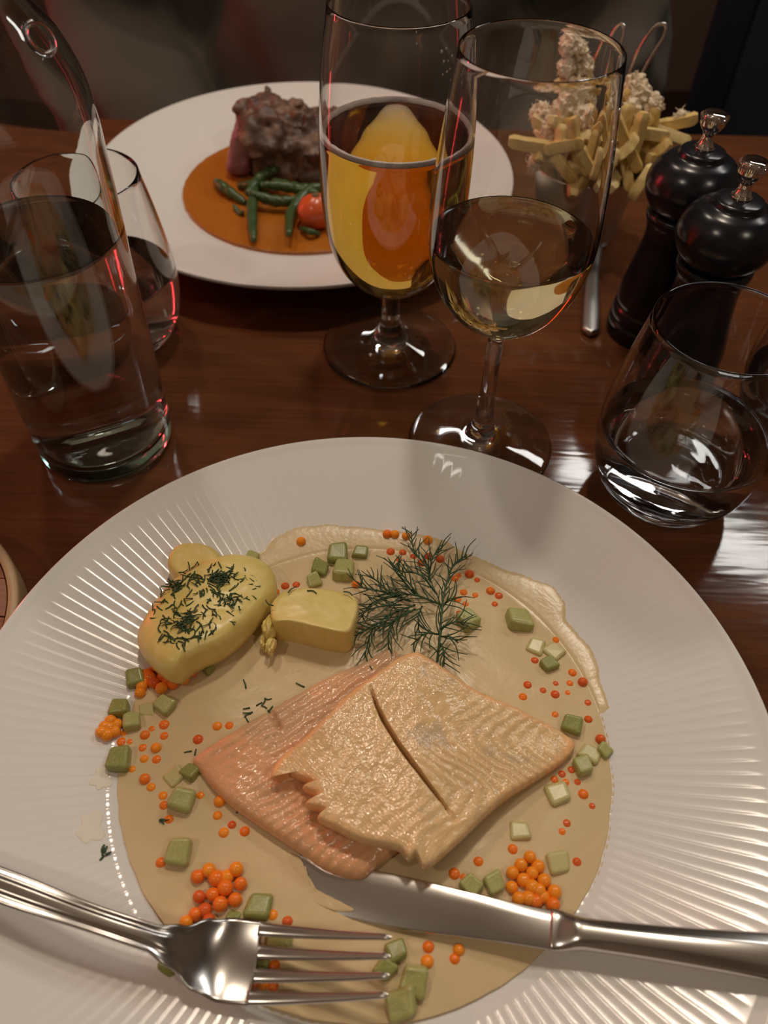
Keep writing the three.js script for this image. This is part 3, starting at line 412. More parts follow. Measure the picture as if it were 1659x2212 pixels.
const SPRIG = [
  [[22.4, -149.4], [23.8, -162.0], [25.3, -176.7], [28.0, -188.0], [30.7, -195.4], [36.4, -201.5]],
  [[25.0, -175.3], [13.8, -177.7], [5.1, -176.7], [-4.0, -173.7], [-8.4, -168.2]],
  [[23.1, -180.1], [15.6, -186.9], [8.5, -190.3]],
  [[20.3, -184.9], [18.6, -189.9], [13.3, -200.0], [12.3, -213.1]],
  [[19.8, -188.5], [21.1, -196.5], [26.2, -206.6]],
  [[12.1, -177.0], [4.6, -177.4], [-0.8, -182.8], [-5.1, -189.1]],
  [[13.8, -179.1], [6.2, -187.3], [4.0, -195.3]],
  [[15.5, -177.8], [8.6, -186.0], [5.6, -192.4]],
  [[13.8, -175.0], [5.2, -169.3], [-3.1, -161.2], [-6.3, -149.7]],
  [[13.8, -172.9], [3.6, -164.6], [-4.2, -161.1], [-11.3, -159.0]],
  [[22.9, -160.7], [17.6, -158.9], [12.0, -155.3]],
  [[23.5, -162.6], [30.0, -164.1], [33.4, -164.9]],
  [[23.5, -160.7], [27.6, -158.3], [30.9, -157.7]],
  [[23.7, -156.9], [24.6, -151.3], [25.0, -147.3]],
  [[10.9, -176.2], [-0.7, -178.6], [-7.7, -180.5], [-9.0, -184.0]],
  [[8.0, -173.4], [-0.5, -170.5], [-10.1, -168.8]],
  [[16.7, -175.0], [14.9, -166.9], [15.4, -161.7]],
  [[5.3, -166.6], [3.1, -160.1], [3.2, -153.1]],
  [[25.0, -173.9], [27.6, -175.4], [30.6, -177.5]],
];
const FRIES = [
  [72.1,73.4,-475.0, 107.3,72.5,-471.0], [95.1,71.1,-470.0, 112.1,76.0,-466.0], [155.0,77.6,-490.0, 177.9,71.7,-486.0], [164.5,73.5,-500.0, 182.4,79.8,-496.0], [146.9,88.7,-475.0, 144.3,61.0,-471.0], [156.4,63.6,-462.0, 150.1,51.6,-458.0], [142.7,78.0,-470.0, 135.5,71.5,-466.0], [155.1,62.3,-480.0, 164.2,71.7,-476.0], [101.9,66.6,-468.0, 111.4,58.2,-464.0], [117.0,71.5,-465.0, 126.4,63.3,-461.0], [125.6,80.4,-468.0, 122.6,63.8,-464.0], [140.8,88.3,-485.0, 139.9,73.0,-481.0], [99.4,95.4,-500.0, 125.4,96.2,-496.0], [118.3,72.0,-475.0, 127.4,83.1,-471.0], [130.6,72.8,-463.0, 128.1,63.3,-459.0], [122.5,87.9,-485.0, 114.6,74.3,-481.0], [101.1,80.7,-475.0, 99.9,68.2,-471.0], [87.6,79.9,-490.0, 106.6,76.0,-486.0], [156.9,85.7,-490.0, 154.1,62.7,-486.0], [130.3,88.6,-472.0, 148.0,64.7,-468.0], [108.3,87.0,-470.0, 118.6,64.8,-466.0], [140.8,91.1,-500.0, 149.5,78.9,-496.0], [163.8,76.1,-480.0, 147.6,79.4,-476.0], ];
const CHEESE = [[103.0,116.6,-505.0,6.5], [109.8,113.1,-505.0,5.4], [114.8,103.9,-505.0,6.5], [102.6,105.5,-500.0,5.4], [110.7,92.3,-495.0,9.7], [105.1,86.3,-490.0,8.6], [91.3,79.9,-495.0,7.6], [96.0,76.2,-485.0,5.4], [146.8,95.1,-505.0,6.5], [149.0,91.3,-500.0,7.6], [157.3,87.6,-495.0,6.5], [144.0,87.3,-490.0,5.4], [116.7,84.0,-482.0,7.6], [88.3,59.7,-475.0,4.3], [177.4,81.3,-497.0,3.2], [121.8,88.7,-495.0,6.5], [99.6,81.1,-488.0,6.5]];
const mmPts = (l) => l.map((p) => p.map((v) => v / 1000));

// ---------------------------------------------------------------- plates
const PLATE = { x: -0.0047, z: -0.1171, r: 0.1458 }, FAR = { x: -0.0624, z: -0.5300 };
const plateTop = (r) => (r < 0.074 ? 0.0085 : r < 0.0905 ? 0.0085 + 0.004 * ((r - 0.074) / 0.0165) ** 2 : 0.0125 + 0.0145 * (0.78 * (r - 0.0905) / 0.0553 + 0.22 * ((r - 0.0905) / 0.0553) ** 2));
const POOL = 0.0125;
{
  const ribs = 180, per = 8, n = ribs * per;
  const prof = [[0.060, 0.0016], [0.0605, 0.0002], [0.0655, 0.0002], [0.067, 0.0022], [0.080, 0.0034], [0.095, 0.0082], [0.12, 0.0155], [0.140, 0.0214], [0.1452, 0.0243], [0.1461, 0.0257], [0.1458, 0.0270], [0.1448, 0.0273]].map((p) => [...p, 0]);
  for (const r of [0.1432, 0.1405, 0.139, 0.1375, 0.136, 0.134, 0.130, 0.125, 0.120, 0.115, 0.110, 0.105, 0.100, 0.096, 0.093, 0.0905, 0.0875, 0.084, 0.080, 0.074, 0.06, 0.03]) prof.push([r, plateTop(r), 1]);
  const rows = prof.map(([r, y, top]) => [...Array(n)].map((_, i) => {
    const a = i / n * Math.PI * 2, u = (i % per) / per, ridge = Math.abs(2 * u - 1) ** 3, w = top * smooth(0.1405, 0.134, r) * smooth(0.084, 0.093, r);
    return [r * Math.cos(a), y + 0.00007 * w * (ridge - 0.3), r * Math.sin(a)];
  }));
  const g = gridGeometry(rows);
  const t = thing('dinner_plate', 'wide white porcelain plate with a finely ribbed rim, carrying the fish', 'plate', [PLATE.x, 0, PLATE.z], 0.01); part('dish', g, M.porcelain, t);
  const f = thing('dinner_plate', 'wide white porcelain plate carrying the steak and brown sauce', 'plate', [FAR.x, 0, FAR.z], 0.3); part('dish', g, M.porcelain, f);
}
// ---------------------------------------------------------------- sauces
function pool(radius, film, lift, seedZ, rough) {
  const n = 288, rows = [], steps = 36, outer = 14;
  const R = (a) => { const d = ((a * 180 / Math.PI) % 360 + 360) % 360; let r = radius(d); if (film) { const F = film, q = d > 200 ? d - 360 : d; if (q >= F[F.length - 1][0] && q <= F[0][0]) for (let i = 0; i < F.length - 1; i++) if (q <= F[i][0] && q >= F[i + 1][0]) { const t = (F[i][0] - q) / (F[i][0] - F[i + 1][0] || 1); r = Math.max(r, lerp(F[i][1], F[i + 1][1], t * t * (3 - 2 * t)) / 1000); } } return r; };
  for (let k = 0; k <= steps + outer; k++) rows.push([...Array(n)].map((_, i) => {
    const a = i / n * Math.PI * 2, end = R(a) + 0.0005 * noise(Math.cos(a) * 14, Math.sin(a) * 14, seedZ), r0 = Math.min(0.0895, end - 0.001);
    const r = k <= steps ? r0 * (0.02 + 0.98 * k / steps) : lerp(r0, end, (k - steps) / outer), x = r * Math.cos(a), z = -r * Math.sin(a);
    const flat = POOL + lift + rough * fbm(x * 70, z * 70, seedZ, 3) * smooth(0.0895, 0.082, r);
    const t = (k - steps) / outer, y = k <= steps ? flat : Math.max(lerp(flat, plateTop(r), smooth(0, 0.35, t)), plateTop(r) + 0.0004 * (1 - t ** 3) * smooth(0.0005, 0.006, end - 0.0905) - 0.00025 * smooth(0.8, 1, t));
    return [x, k === steps + outer ? plateTop(r) - 0.0003 : y, z];
  }).reverse());
  const g = gridGeometry(rows, { capStart: true, capEnd: false }); const nrm = g.attributes.normal; let up = 0; for (let i = 1; i < nrm.array.length; i += 3) up += nrm.array[i];
  return up < 0 ? flip(g) : g;
}
M.cream = (() => {
  const map = texture(512, 512, (u, v) => { const a = wrapNoise(u, v, 1.4, 1.4, 4, 3), b = wrapNoise(u, v, 9, 9, 2, 11); const t = clamp(0.5 + 0.7 * a + 0.12 * b, 0, 1); return [lerp(203, 217, t), lerp(180, 194, t), lerp(136, 154, t)]; });
  map.repeat.set(6, 6); const ripple = texture(256, 256, (u, v) => { const q = 128 + 90 * wrapNoise(u, v, 3, 3, 3, 7); return [q, q, q]; }, false); ripple.repeat.set(26, 26); return phys(0xffffff, 0.22, { map, bumpMap: ripple, bumpScale: 0.00010, specularIntensity: 0.45 });
})();
{
  const edge = (d) => 0.0905 + (d > 180 && d < 330 ? -0.0028 * Math.sin((d - 180) / 150 * Math.PI) : 0);
  single('cream_sauce', pool(edge, FILM, 0, 2.7, 0.0005).translate(PLATE.x, 0, PLATE.z), M.cream, 'beige cream sauce pooled in the ribbed plate around the fish', 'sauce');
  const brown = (() => { const map = texture(256, 256, (u, v) => { const t = clamp(0.5 + wrapNoise(u, v, 4, 4, 4, 3), 0, 1); return [lerp(160, 182, t), lerp(94, 108, t), lerp(28, 36, t)]; }); map.repeat.set(24, 24); return phys(0xffffff, 0.2, { map }); })();
  single('brown_sauce', pool(() => 0.0868, null, 0.0004, 5.1, 0.0002).translate(FAR.x, 0, FAR.z), brown, 'orange-brown gravy pooled around the steak and beans', 'sauce');
}
// ---------------------------------------------------------------- potatoes
const potatoColor = (p) => { const a = fbm(p[0] * 160, p[1] * 160, p[2] * 160, 3), b = fbm(p[0] * 900, p[1] * 900, p[2] * 900, 2); const k = 1 + 0.22 * a + 0.06 * b; return [0.76 * k, 0.61 * k, 0.20 * k * (1 + 0.5 * a)]; };
M.potato = phys(0xffffff, 0.32, { vertexColors: true });
const potatoLargeTop = (x, z) => 0.0305 + 0.10 * (z + 0.168) * 0.5 - 6 * ((x + 0.070) ** 2) + 0.0006 * fbm(x * 120, z * 120, 3);
{
  const flank = [[0.80, 0], [0.93, 0.16], [1.0, 0.42], [1.0, 0.62], [0.975, 0.80], [0.92, 0.92], [0.84, 0.98], [0.74, 1]];
  single('potato_piece', slab(mmPts(POTATO_LARGE), { n: 120, bottom: () => 0.0112, top: potatoLargeTop, profile: flank, inner: 20, colors: potatoColor, bend: (x, z, s, f) => 0.0004 * fbm(x * 260, z * 260, f * 3) }), M.potato, 'large halved boiled potato sprinkled with chopped dill', 'potato');
  single('potato_piece', slab(mmPts(POTATO_BACK), { n: 80, bottom: () => 0.0125, top: (x, z) => 0.0285 + 0.0006 * fbm(x * 150, z * 150, 8), profile: flank, inner: 12, colors: potatoColor }), M.potato, 'rounded potato end behind the large dill-covered potato', 'potato');
  const crisp = [[0.94, 0], [0.985, 0.08], [1.0, 0.25], [1.0, 0.75], [0.985, 0.92], [0.955, 0.985], [0.90, 1]];
  single('potato_piece', slab(mmPts(POTATO_SMALL), { n: 112, bottom: () => 0.0112, top: (x, z) => 0.0282 + 0.09 * (z + 0.166) - 6 * (x + 0.027) ** 2 + 0.0004 * fbm(x * 90, z * 90, 1), profile: crisp, inner: 14, colors: potatoColor, bend: (x, z, s, f) => 0.00015 * fbm(x * 200, z * 200, 4) }), M.potato, 'small square-cut potato wedge beside the dill sprig', 'potato');
  const crumb = (x, y, z, s) => { const g = new THREE.IcosahedronGeometry(1, 2); const p = g.attributes.position; for (let i = 0; i < p.count; i++) { const k = 1 + 0.5 * noise(p.getX(i) * 1.7 + x * 900, p.getY(i) * 1.7, p.getZ(i) * 1.7); p.setXYZ(i, p.getX(i) * k * s * 0.7, p.getY(i) * k * s * 1.2, p.getZ(i) * k * s * 1.3); } const col = []; for (let i = 0; i < p.count; i++) col.push(...potatoColor([p.getX(i) + x, p.getY(i) + y, p.getZ(i) + z])); g.setAttribute('color', new THREE.Float32BufferAttribute(col, 3)); g.computeVertexNormals(); return g.translate(x, y, z); };
  single('potato_crumb', mergeGeometries([crumb(-0.0445, 0.0205, -0.160, 0.0036), crumb(-0.0432, 0.0180, -0.1535, 0.0030), crumb(-0.0462, 0.0155, -0.157, 0.0026)]), M.potato, 'torn potato crumb caught between the two potato pieces', 'potato');
}
// ---------------------------------------------------------------- fish
const distTo = (line) => (x, z) => { let best = 1; for (let i = 0; i < line.length - 1; i++) { const [ax, az] = line[i], [bx, bz] = line[i + 1], dx = bx - ax, dz = bz - az, t = clamp(((x - ax) * dx + (z - az) * dz) / (dx * dx + dz * dz), 0, 1); best = Math.min(best, Math.hypot(x - ax - dx * t, z - az - dz * t)); } return best; };
const toScore = distTo(mmPts(SCORE)), toScoreLow = distTo(mmPts(SCORE_LOW)), scoreTaper = (x) => smooth(-0.0038, 0.002, x) * smooth(0.0272, 0.012, x);
M.fish = (() => { const bump = texture(512, 512, (u, v) => { const a = 128 + 150 * wrapNoise(u, v, 7, 7, 4, 3); return [a, a, a]; }, false); bump.repeat.set(22, 22); return phys(0xffffff, 0.13, { vertexColors: true, bumpMap: bump, bumpScale: 0.00026 }); })();
{
  const low = mmPts(FILLET_LOW), lowTop = (x, z) => 0.0192 + 0.0008 * fbm(x * 60, z * 60, 4) - 0.0022 * smooth(-0.045, -0.066, x);
  const lowFlank = [[0.97, 0], [0.99, 0.1], [1.0, 0.35], [0.995, 0.6], [0.975, 0.82], [0.945, 0.95], [0.90, 1]];
  const fleshLow = ([x, y, z, s = 0, f = 0]) => { const st = 0.5 + 0.5 * Math.sin((x * 0.75 + z) * 1500 + 5 * fbm(x * 90, z * 90, 2)), k = 0.92 + 0.12 * fbm(x * 140, z * 140, 6) + 0.07 * st, g = smooth(0.2, 0.6, 0.5 + fbm(x * 45, z * 45, 12) + 6 * (z + 0.115)); return [lerp(0.66, 0.80, g) * k, lerp(0.40, 0.43, g) * k, lerp(0.23, 0.22, g) * k]; };
  single('fish_fillet', slab(low, { n: 260, bottom: () => 0.0108, top: lowTop, profile: lowFlank, inner: 46, colors: fleshLow, bend: (x, z, s, f) => f * (-0.003 * Math.exp(-((toScoreLow(x, z) / 0.0008) ** 2)) + 0.0003 * Math.sin((x * 0.75 + z) * 1500 + 5 * fbm(x * 90, z * 90, 2)) + 0.0006 * fbm(x * 300, z * 300, 2)) }), M.fish, 'pink-orange fish fillet lying underneath, its pointed end showing', 'fish fillet');
  const top = mmPts(FILLET_TOP), topY = (x, z) => 0.0288 - 0.207 * Math.max(0, x - 0.0135) + 0.0009 * fbm(x * 55, z * 55, 8) - 0.0025 * smooth(-0.016, -0.036, x);
  const under = (x) => lerp(0.0198, 0.0110, smooth(0.012, 0.046, x));
  const topFlank = [[0.955, 0], [0.975, 0.08], [0.988, 0.25], [1.0, 0.5], [0.998, 0.75], [0.985, 0.92], [0.96, 0.99], [0.93, 1]];
  const wave = (x, z) => { const q = 0.55 * x - z * 0.15 + 0.006 * Math.sin(z * 160 + 1), side = smooth(0.012, 0.03, x + 0.5 * (z + 0.11)); return side * Math.sin((q + 0.0025 * fbm(x * 80, z * 80, 3)) * 1900) + (1 - side) * 0.5 * Math.sin((x * 0.8 + z * 0.5 + 0.004 * fbm(x * 70, z * 70, 1)) * 1500); };
  const fleshTop = ([x, y, z, s = 0, f = 0]) => {
    const w = wave(x, z), blot = fbm(x * 65, z * 65, 21), grey = smooth(0.12, 0.3, fbm(x * 75 + 4, z * 75, 33)) * smooth(-0.01, 0.02, x);
    const rim = smooth(0.90, 0.985, s + 0.10 * fbm(x * 120, z * 120, 5)) * smooth(-0.09, -0.112, z + 0.25 * (x - 0.06)), k = 0.95 + 0.16 * blot + 0.07 * w;
    const a = [0.78, 0.53, 0.265], b = [0.92, 0.46, 0.19], c = [0.50, 0.40, 0.29];
    return [0, 1, 2].map((j) => lerp(lerp(a[j], c[j], grey * 0.55), b[j], rim * 0.75) * k);
  };
  single('fish_fillet', slab(top, { n: 480, bottom: under, top: topY, profile: topFlank, inner: 130, colors: fleshTop, bend: (x, z, s, f) => f * (-0.0075 * Math.sqrt(scoreTaper(x)) * Math.exp(-((toScore(x, z) / (0.00025 + 0.00042 * scoreTaper(x))) ** 4)) + 0.00016 * wave(x, z) + 0.0003 * fbm(x * 220, z * 220, 7)) + 0.0006 * fbm(x * 130, z * 130, f * 2) * (1 - 0.5 * f) }), M.fish, 'glossy cooked fish fillet on top with one long score cut', 'fish fillet');
}
// ---------------------------------------------------------------- cucumber dice
{
  const cube = (k) => { const g = new RoundedBoxGeometry(1, 0.8, 0.92, 4, 0.19); const p = g.attributes.position; for (let i = 0; i < p.count; i++) { const x = p.getX(i), y = p.getY(i), z = p.getZ(i); p.setXYZ(i, x * (1 + 0.22 * z * [1, -1, 0.4, -0.6][k]) + 0.16 * z * [0.3, -1, 1, -0.3][k], y * (1 + 0.15 * x * [1, -1, -1, 1][k]) + 0.05 * x * z, z * (1 - 0.18 * x * [1, 0.3, -1, 0.8][k])); } g.computeVertexNormals(); return g; };
  const shapes = [0, 1, 2, 3].map(cube);
  const tone = (a, b, z) => { const map = texture(128, 128, (u, v) => { const t = clamp(0.5 + 0.9 * wrapNoise(u, v, 1.3, 3, 3, z), 0, 1); return a.map((c, i) => lerp(c, b[i], t)); }); return phys(0xffffff, 0.3, { map }); };
  const green = tone([122, 128, 62], [164, 164, 98], 1), mid = tone([150, 152, 86], [190, 186, 124], 4), pale = tone([186, 177, 118], [206, 195, 140], 8);
  const CUCUMBER_LABELS = [ "green cucumber cube at the top of the group above the potato wedge", "small green cucumber cube at the roe end of the group above the potato wedge", "dark green cucumber cube facing the large potato in the group above the wedge", "broad sauce-filmed cucumber cube at the middle of the group above the wedge", "small sunken cucumber cube at the foot of the group above the wedge", "cucumber cube tucked behind the shoulder of the large potato", "cucumber cube half hidden under the front edge of the large potato", "cucumber cube on the rim beside the roe heap at the potato corner", "cucumber cube lying highest on the ribbed rim, above the bright roe clump", "cucumber cube with dark skin touching the bright roe clump on the rim", "pale cucumber cube wedged between green cubes under the roe heap", "rounded cucumber cube at the sauce end of the row under the roe heap", "wide cucumber cube half on the rim below the bright roe clump", "upright green cucumber cube touching the pointed end of the lower fillet", "angular green cucumber cube alone in the sauce past the dill sprig", "sauce-veiled cucumber cube against the dill stem", "pale cucumber cube sunk in sauce, first of the pair past the sprig", "pale cucumber cube with shiny edge, second of the pair past the sprig", "small dark cucumber cube under the pale pair past the sprig", "green cucumber cube just above the tip of the top fillet", "small cucumber cube at the sauce edge beside the lone amber egg", "pale cucumber cube touching the tip of the top fillet", "green cucumber cube just below the tip of the top fillet", "square green cucumber cube beside the lower fillet's flank", "square green cucumber cube standing alone between fillet and fork handle", "glossy green cucumber cube between the large roe heap and the knife tip", "sunken cucumber cube partly behind the fork shoulder", "pale cucumber cube in sauce next to the upright green one", "pale cucumber cube showing below the fork neck on the rim", "cucumber cube seen between the first two fork tines", "small cucumber cube seen between the middle fork tines", "pale cucumber cube in the sauce below the fish tip roe", "pale cucumber cube in the sauce along the fillet's lower side", "pale cucumber cube beside the amber roe heap", "green cucumber cube against the knife spine, next to the amber roe", "green cucumber cube half under the knife spine", "bright green cucumber cube off the fork tips, on top of its pair", "bright green cucumber cube off the fork tips, under its pair", "cucumber cube partly behind the end of a fork tine", "pale cucumber cube between the knife edge and the first fork tip" ];
  CUCUMBER.forEach(([where, x, z, w], i) => {
    const X = x / 1000, Z = z / 1000, r = Math.hypot(X - PLATE.x, Z - PLATE.z), s = w / 1000 * 0.92, y0 = Math.max(POOL, plateTop(r));
    const o = single('cucumber_cube', shapes[i % 4], where === 'pale' ? pale : rnd() < 0.5 ? green : mid, CUCUMBER_LABELS[i], 'cucumber', 'diced cucumber in the cream sauce');
    const sunk = where === 'pale' ? -0.00345 : where === 'fork' ? -0.0030 : -0.0012;
    o.scale.set(s, Math.min(s, 0.0085), s); o.position.set(X, y0 + Math.min(s, 0.0085) * 0.22 + sunk + 0.0004, Z); o.rotation.set(rr(-0.25, 0.25), rr(0, 3.1), rr(-0.25, 0.25));
  });
}
// ---------------------------------------------------------------- roe
{
  const egg = new THREE.SphereGeometry(0.5, 20, 14);
  const orange = [[0.95, 0.30, 0.02], [0.90, 0.20, 0.018], [0.72, 0.12, 0.02]].map(([r, g, b]) => phys(lin(r, g, b), 0.10));
  const say = {
    potato_edge: 'orange roe egg in the heap at the corner of the large potato', rim_left: 'bright orange roe egg in the small clump up on the ribbed rim', left_scatter: 'orange roe egg scattered in the sauce between potato, fish and fork',
    big_cluster: 'large orange roe egg in the heap above the fork', fork_scatter: 'orange roe egg seen between fork tines and knife tip', potato_gap: 'dark orange roe egg in the sauce beside the small potato wedge',
    film_top: 'amber roe egg stranded on the thin sauce film up the rim', dill_scatter: 'red-orange roe egg in the sauce around the dill sprig', right_scatter: 'red-orange roe egg scattered in the sauce past the fish tip',
    knife_cluster: 'amber roe egg in the heap against the knife bolster', knife_scatter: 'orange roe egg lying loose beside the knife blade',
  };
  const tone = { potato_edge: 1, rim_left: 0, left_scatter: 1, big_cluster: 1, fork_scatter: 1, potato_gap: 2, film_top: 0, dill_scatter: 2, right_scatter: 2, knife_cluster: 0, knife_scatter: 1 };
  const piled = { potato_edge: 1, rim_left: 1, big_cluster: 1, knife_cluster: 1, film_top: 0.9 };
  for (const [where, list] of Object.entries(ROE)) for (const [x, z, w] of list) {
    const X = x / 1000, Z = z / 1000, r = Math.hypot(X - PLATE.x, Z - PLATE.z), base = Math.max(POOL, plateTop(r));
    const o = single('roe_egg', egg, orange[clamp(tone[where] + (rnd() < 0.3 ? -1 : rnd() > 0.75 ? 1 : 0), 0, 2)], say[where], 'fish roe', 'roe: ' + say[where].replace(/^.*?roe egg /, ''));
    // a cap of width w shows where an egg of about 4 mm is sunk in the sauce
    const d = Math.max(0.0040 + rr(-0.0003, 0.0003), w / 1000) * (piled[where] === 1 ? 1.12 : 1), cap = Math.min(w / 1000, d), sunk = piled[where] ? d * 0.18 * piled[where] : -Math.sqrt(Math.max(0, d * d / 4 - cap * cap / 4)) * 0.97 + 0.0002;
    o.scale.set(d, d * 0.94, d); o.position.set(X, base + sunk + (piled[where] && where !== 'film_top' ? rr(0, 0.0009) : 0), Z); o.rotation.set(rr(0, 3), rr(0, 3), 0);
  }
}
// ---------------------------------------------------------------- dill
M.dill = phys(lin(0.022, 0.062, 0.016), 0.45);
{
  const t = thing('dill_sprig', 'feathery dark green dill sprig resting on sauce and fish', 'dill');
  const D = 0.001;
  SPRIG.forEach((b, i) => {
    const lift = (u) => 0.0158 + 0.0045 * Math.sin(Math.PI * clamp(u, 0.05, 0.95)) + (i % 4) * 0.0008;
    const line = b.map(([x, z], k) => V(x * D, lift(k / (b.length - 1)) + rr(-0.0005, 0.0008), z * D));
    const c = new THREE.CatmullRomCurve3(line), L = c.getLength(), main = i === 0;
    const stem = part(main ? 'stem' : 'frond', strand(line, main ? 0.00055 : 0.00042, main ? 0.00035 : 0.00022, 6, 24), M.dill, t);
    const leaf = [], count = Math.round(L / 0.0015);
    for (let k = 1; k < count; k++) {
      const u = k / count, p = c.getPoint(u), tg = c.getTangent(u), side = k % 2 ? 1 : -1, ang = rr(0.25, 0.8) * side, ca = Math.cos(ang), sa = Math.sin(ang);
      const dir = V(tg.x * ca - tg.z * sa, rr(-0.1, 0.35), tg.x * sa + tg.z * ca).normalize(), len = rr(0.006, 0.0135) * (1 - 0.35 * u), curl = rr(-0.7, 0.7), perp = V(-dir.z, 0, dir.x);
      const a = p.clone(), m = p.clone().addScaledVector(dir, len * 0.5).addScaledVector(perp, curl * len * 0.18), e = p.clone().addScaledVector(dir, len).addScaledVector(perp, curl * len * 0.7); for (const q of [m, e]) q.y = Math.max(q.y, 0.0140);
      leaf.push(strand([a, m, e], 0.00032, 0.00016, 4, 8));
    }
    if (leaf.length) part('leaflets', mergeGeometries(leaf), M.dill, stem);
  });
  const bits = [], rimPts = mmPts(POTATO_LARGE), mid = [0, 1].map((j) => rimPts.reduce((q, p) => q + p[j], 0) / rimPts.length);
  const onPotato = (x, z) => { const X = mid[0] + (x - mid[0]) / 0.86, Z = mid[1] + (z - mid[1]) / 0.86; let c = false; for (let i = 0, j = rimPts.length - 1; i < rimPts.length; j = i++) { const [ax, az] = rimPts[i], [bx, bz] = rimPts[j]; if ((az > Z) !== (bz > Z) && X < (bx - ax) * (Z - az) / (bz - az) + ax) c = !c; } return c; };
  const bit = (x, y, z, len, r = 0.00027) => { const a = rr(0, 6.28), c = rr(-0.9, 0.9), d = V(Math.cos(a), rr(-0.05, 0.12), Math.sin(a)), q = V(-d.z, 0, d.x); bits.push(strand([V(x, y, z), V(x, y, z).addScaledVector(d, len * 0.5).addScaledVector(q, c * len * 0.25), V(x, y, z).addScaledVector(d, len).addScaledVector(q, c * len * 0.1)], r * 1.2, r * 0.8, 4, 6)); };
  for (let i = 0; i < 320; i++) { let u = rr(-1, 1), v = rr(-1, 1); const x = -0.0765 + 0.021 * u + 0.006 * v, z = -0.1640 - 0.0195 * v + 0.002 * u; if (!onPotato(x, z)) continue; bit(x, potatoLargeTop(x, z) + 0.0004 - 0.001 * smooth(0.012, 0.02, Math.abs(u) * 0.02), z, rr(0.0018, 0.0046), 0.00025); }
  for (const [cx, cz, n] of [[-0.0655, -0.1755, 44], [-0.0745, -0.1560, 26], [-0.083, -0.1725, 18], [-0.0585, -0.166, 14]]) for (let i = 0; i < n; i++) { const x = cx + rr(-1, 1) * 0.0032, z = cz + rr(-1, 1) * 0.0026; bit(x, potatoLargeTop(x, z) + rr(0.0004, 0.0016), z, rr(0.0016, 0.0036), 0.0003); }
  single('chopped_dill', mergeGeometries(bits), M.dill, 'finely chopped dark green dill sprinkled on the large potato', 'dill', null, 'stuff');
  bits.length = 0;
  for (const [x, z] of [[-0.0375, -0.1722], [-0.030, -0.1735], [-0.0155, -0.1735], [-0.0425, -0.1655]]) bit(x, 0.0286 + 0.09 * (z + 0.166), z, 0.0042);
  single('dill_strand', mergeGeometries(bits), M.dill, 'few loose dill strands on the small square-cut potato wedge', 'dill', null, 'stuff');
  bits.length = 0;
  for (const [x, z, n, sp] of [[-0.0515, -0.1378, 1, 0], [-0.044, -0.1335, 2, 0.001], [-0.0455, -0.127, 11, 0.0038], [-0.0052, -0.1452, 1, 0], [-0.0745, -0.0870, 3, 0.0008], [-0.0475, -0.091, 2, 0.001], [-0.029, -0.139, 1, 0], [-0.067, -0.1115, 2, 0.001]]) for (let i = 0; i < n; i++) bit(x + rr(-sp, sp), POOL + 0.0003, z + rr(-sp, sp), rr(0.002, 0.004));
  single('dill_fleck', mergeGeometries(bits), M.dill, 'scattered dark dill flecks floating in the cream sauce beside the fish', 'dill', null, 'stuff');
  bits.length = 0; for (let i = 0; i < 6; i++) bit(-0.0905 + rr(-0.0008, 0.0008), plateTop(0.095) + 0.0004, -0.0762 + rr(-0.001, 0.001), 0.002, 0.0004);
  single('dill_fleck', mergeGeometries(bits), M.dill, 'tiny dark dill crumb stuck on the white ribbed rim', 'dill', null, 'stuff');
}
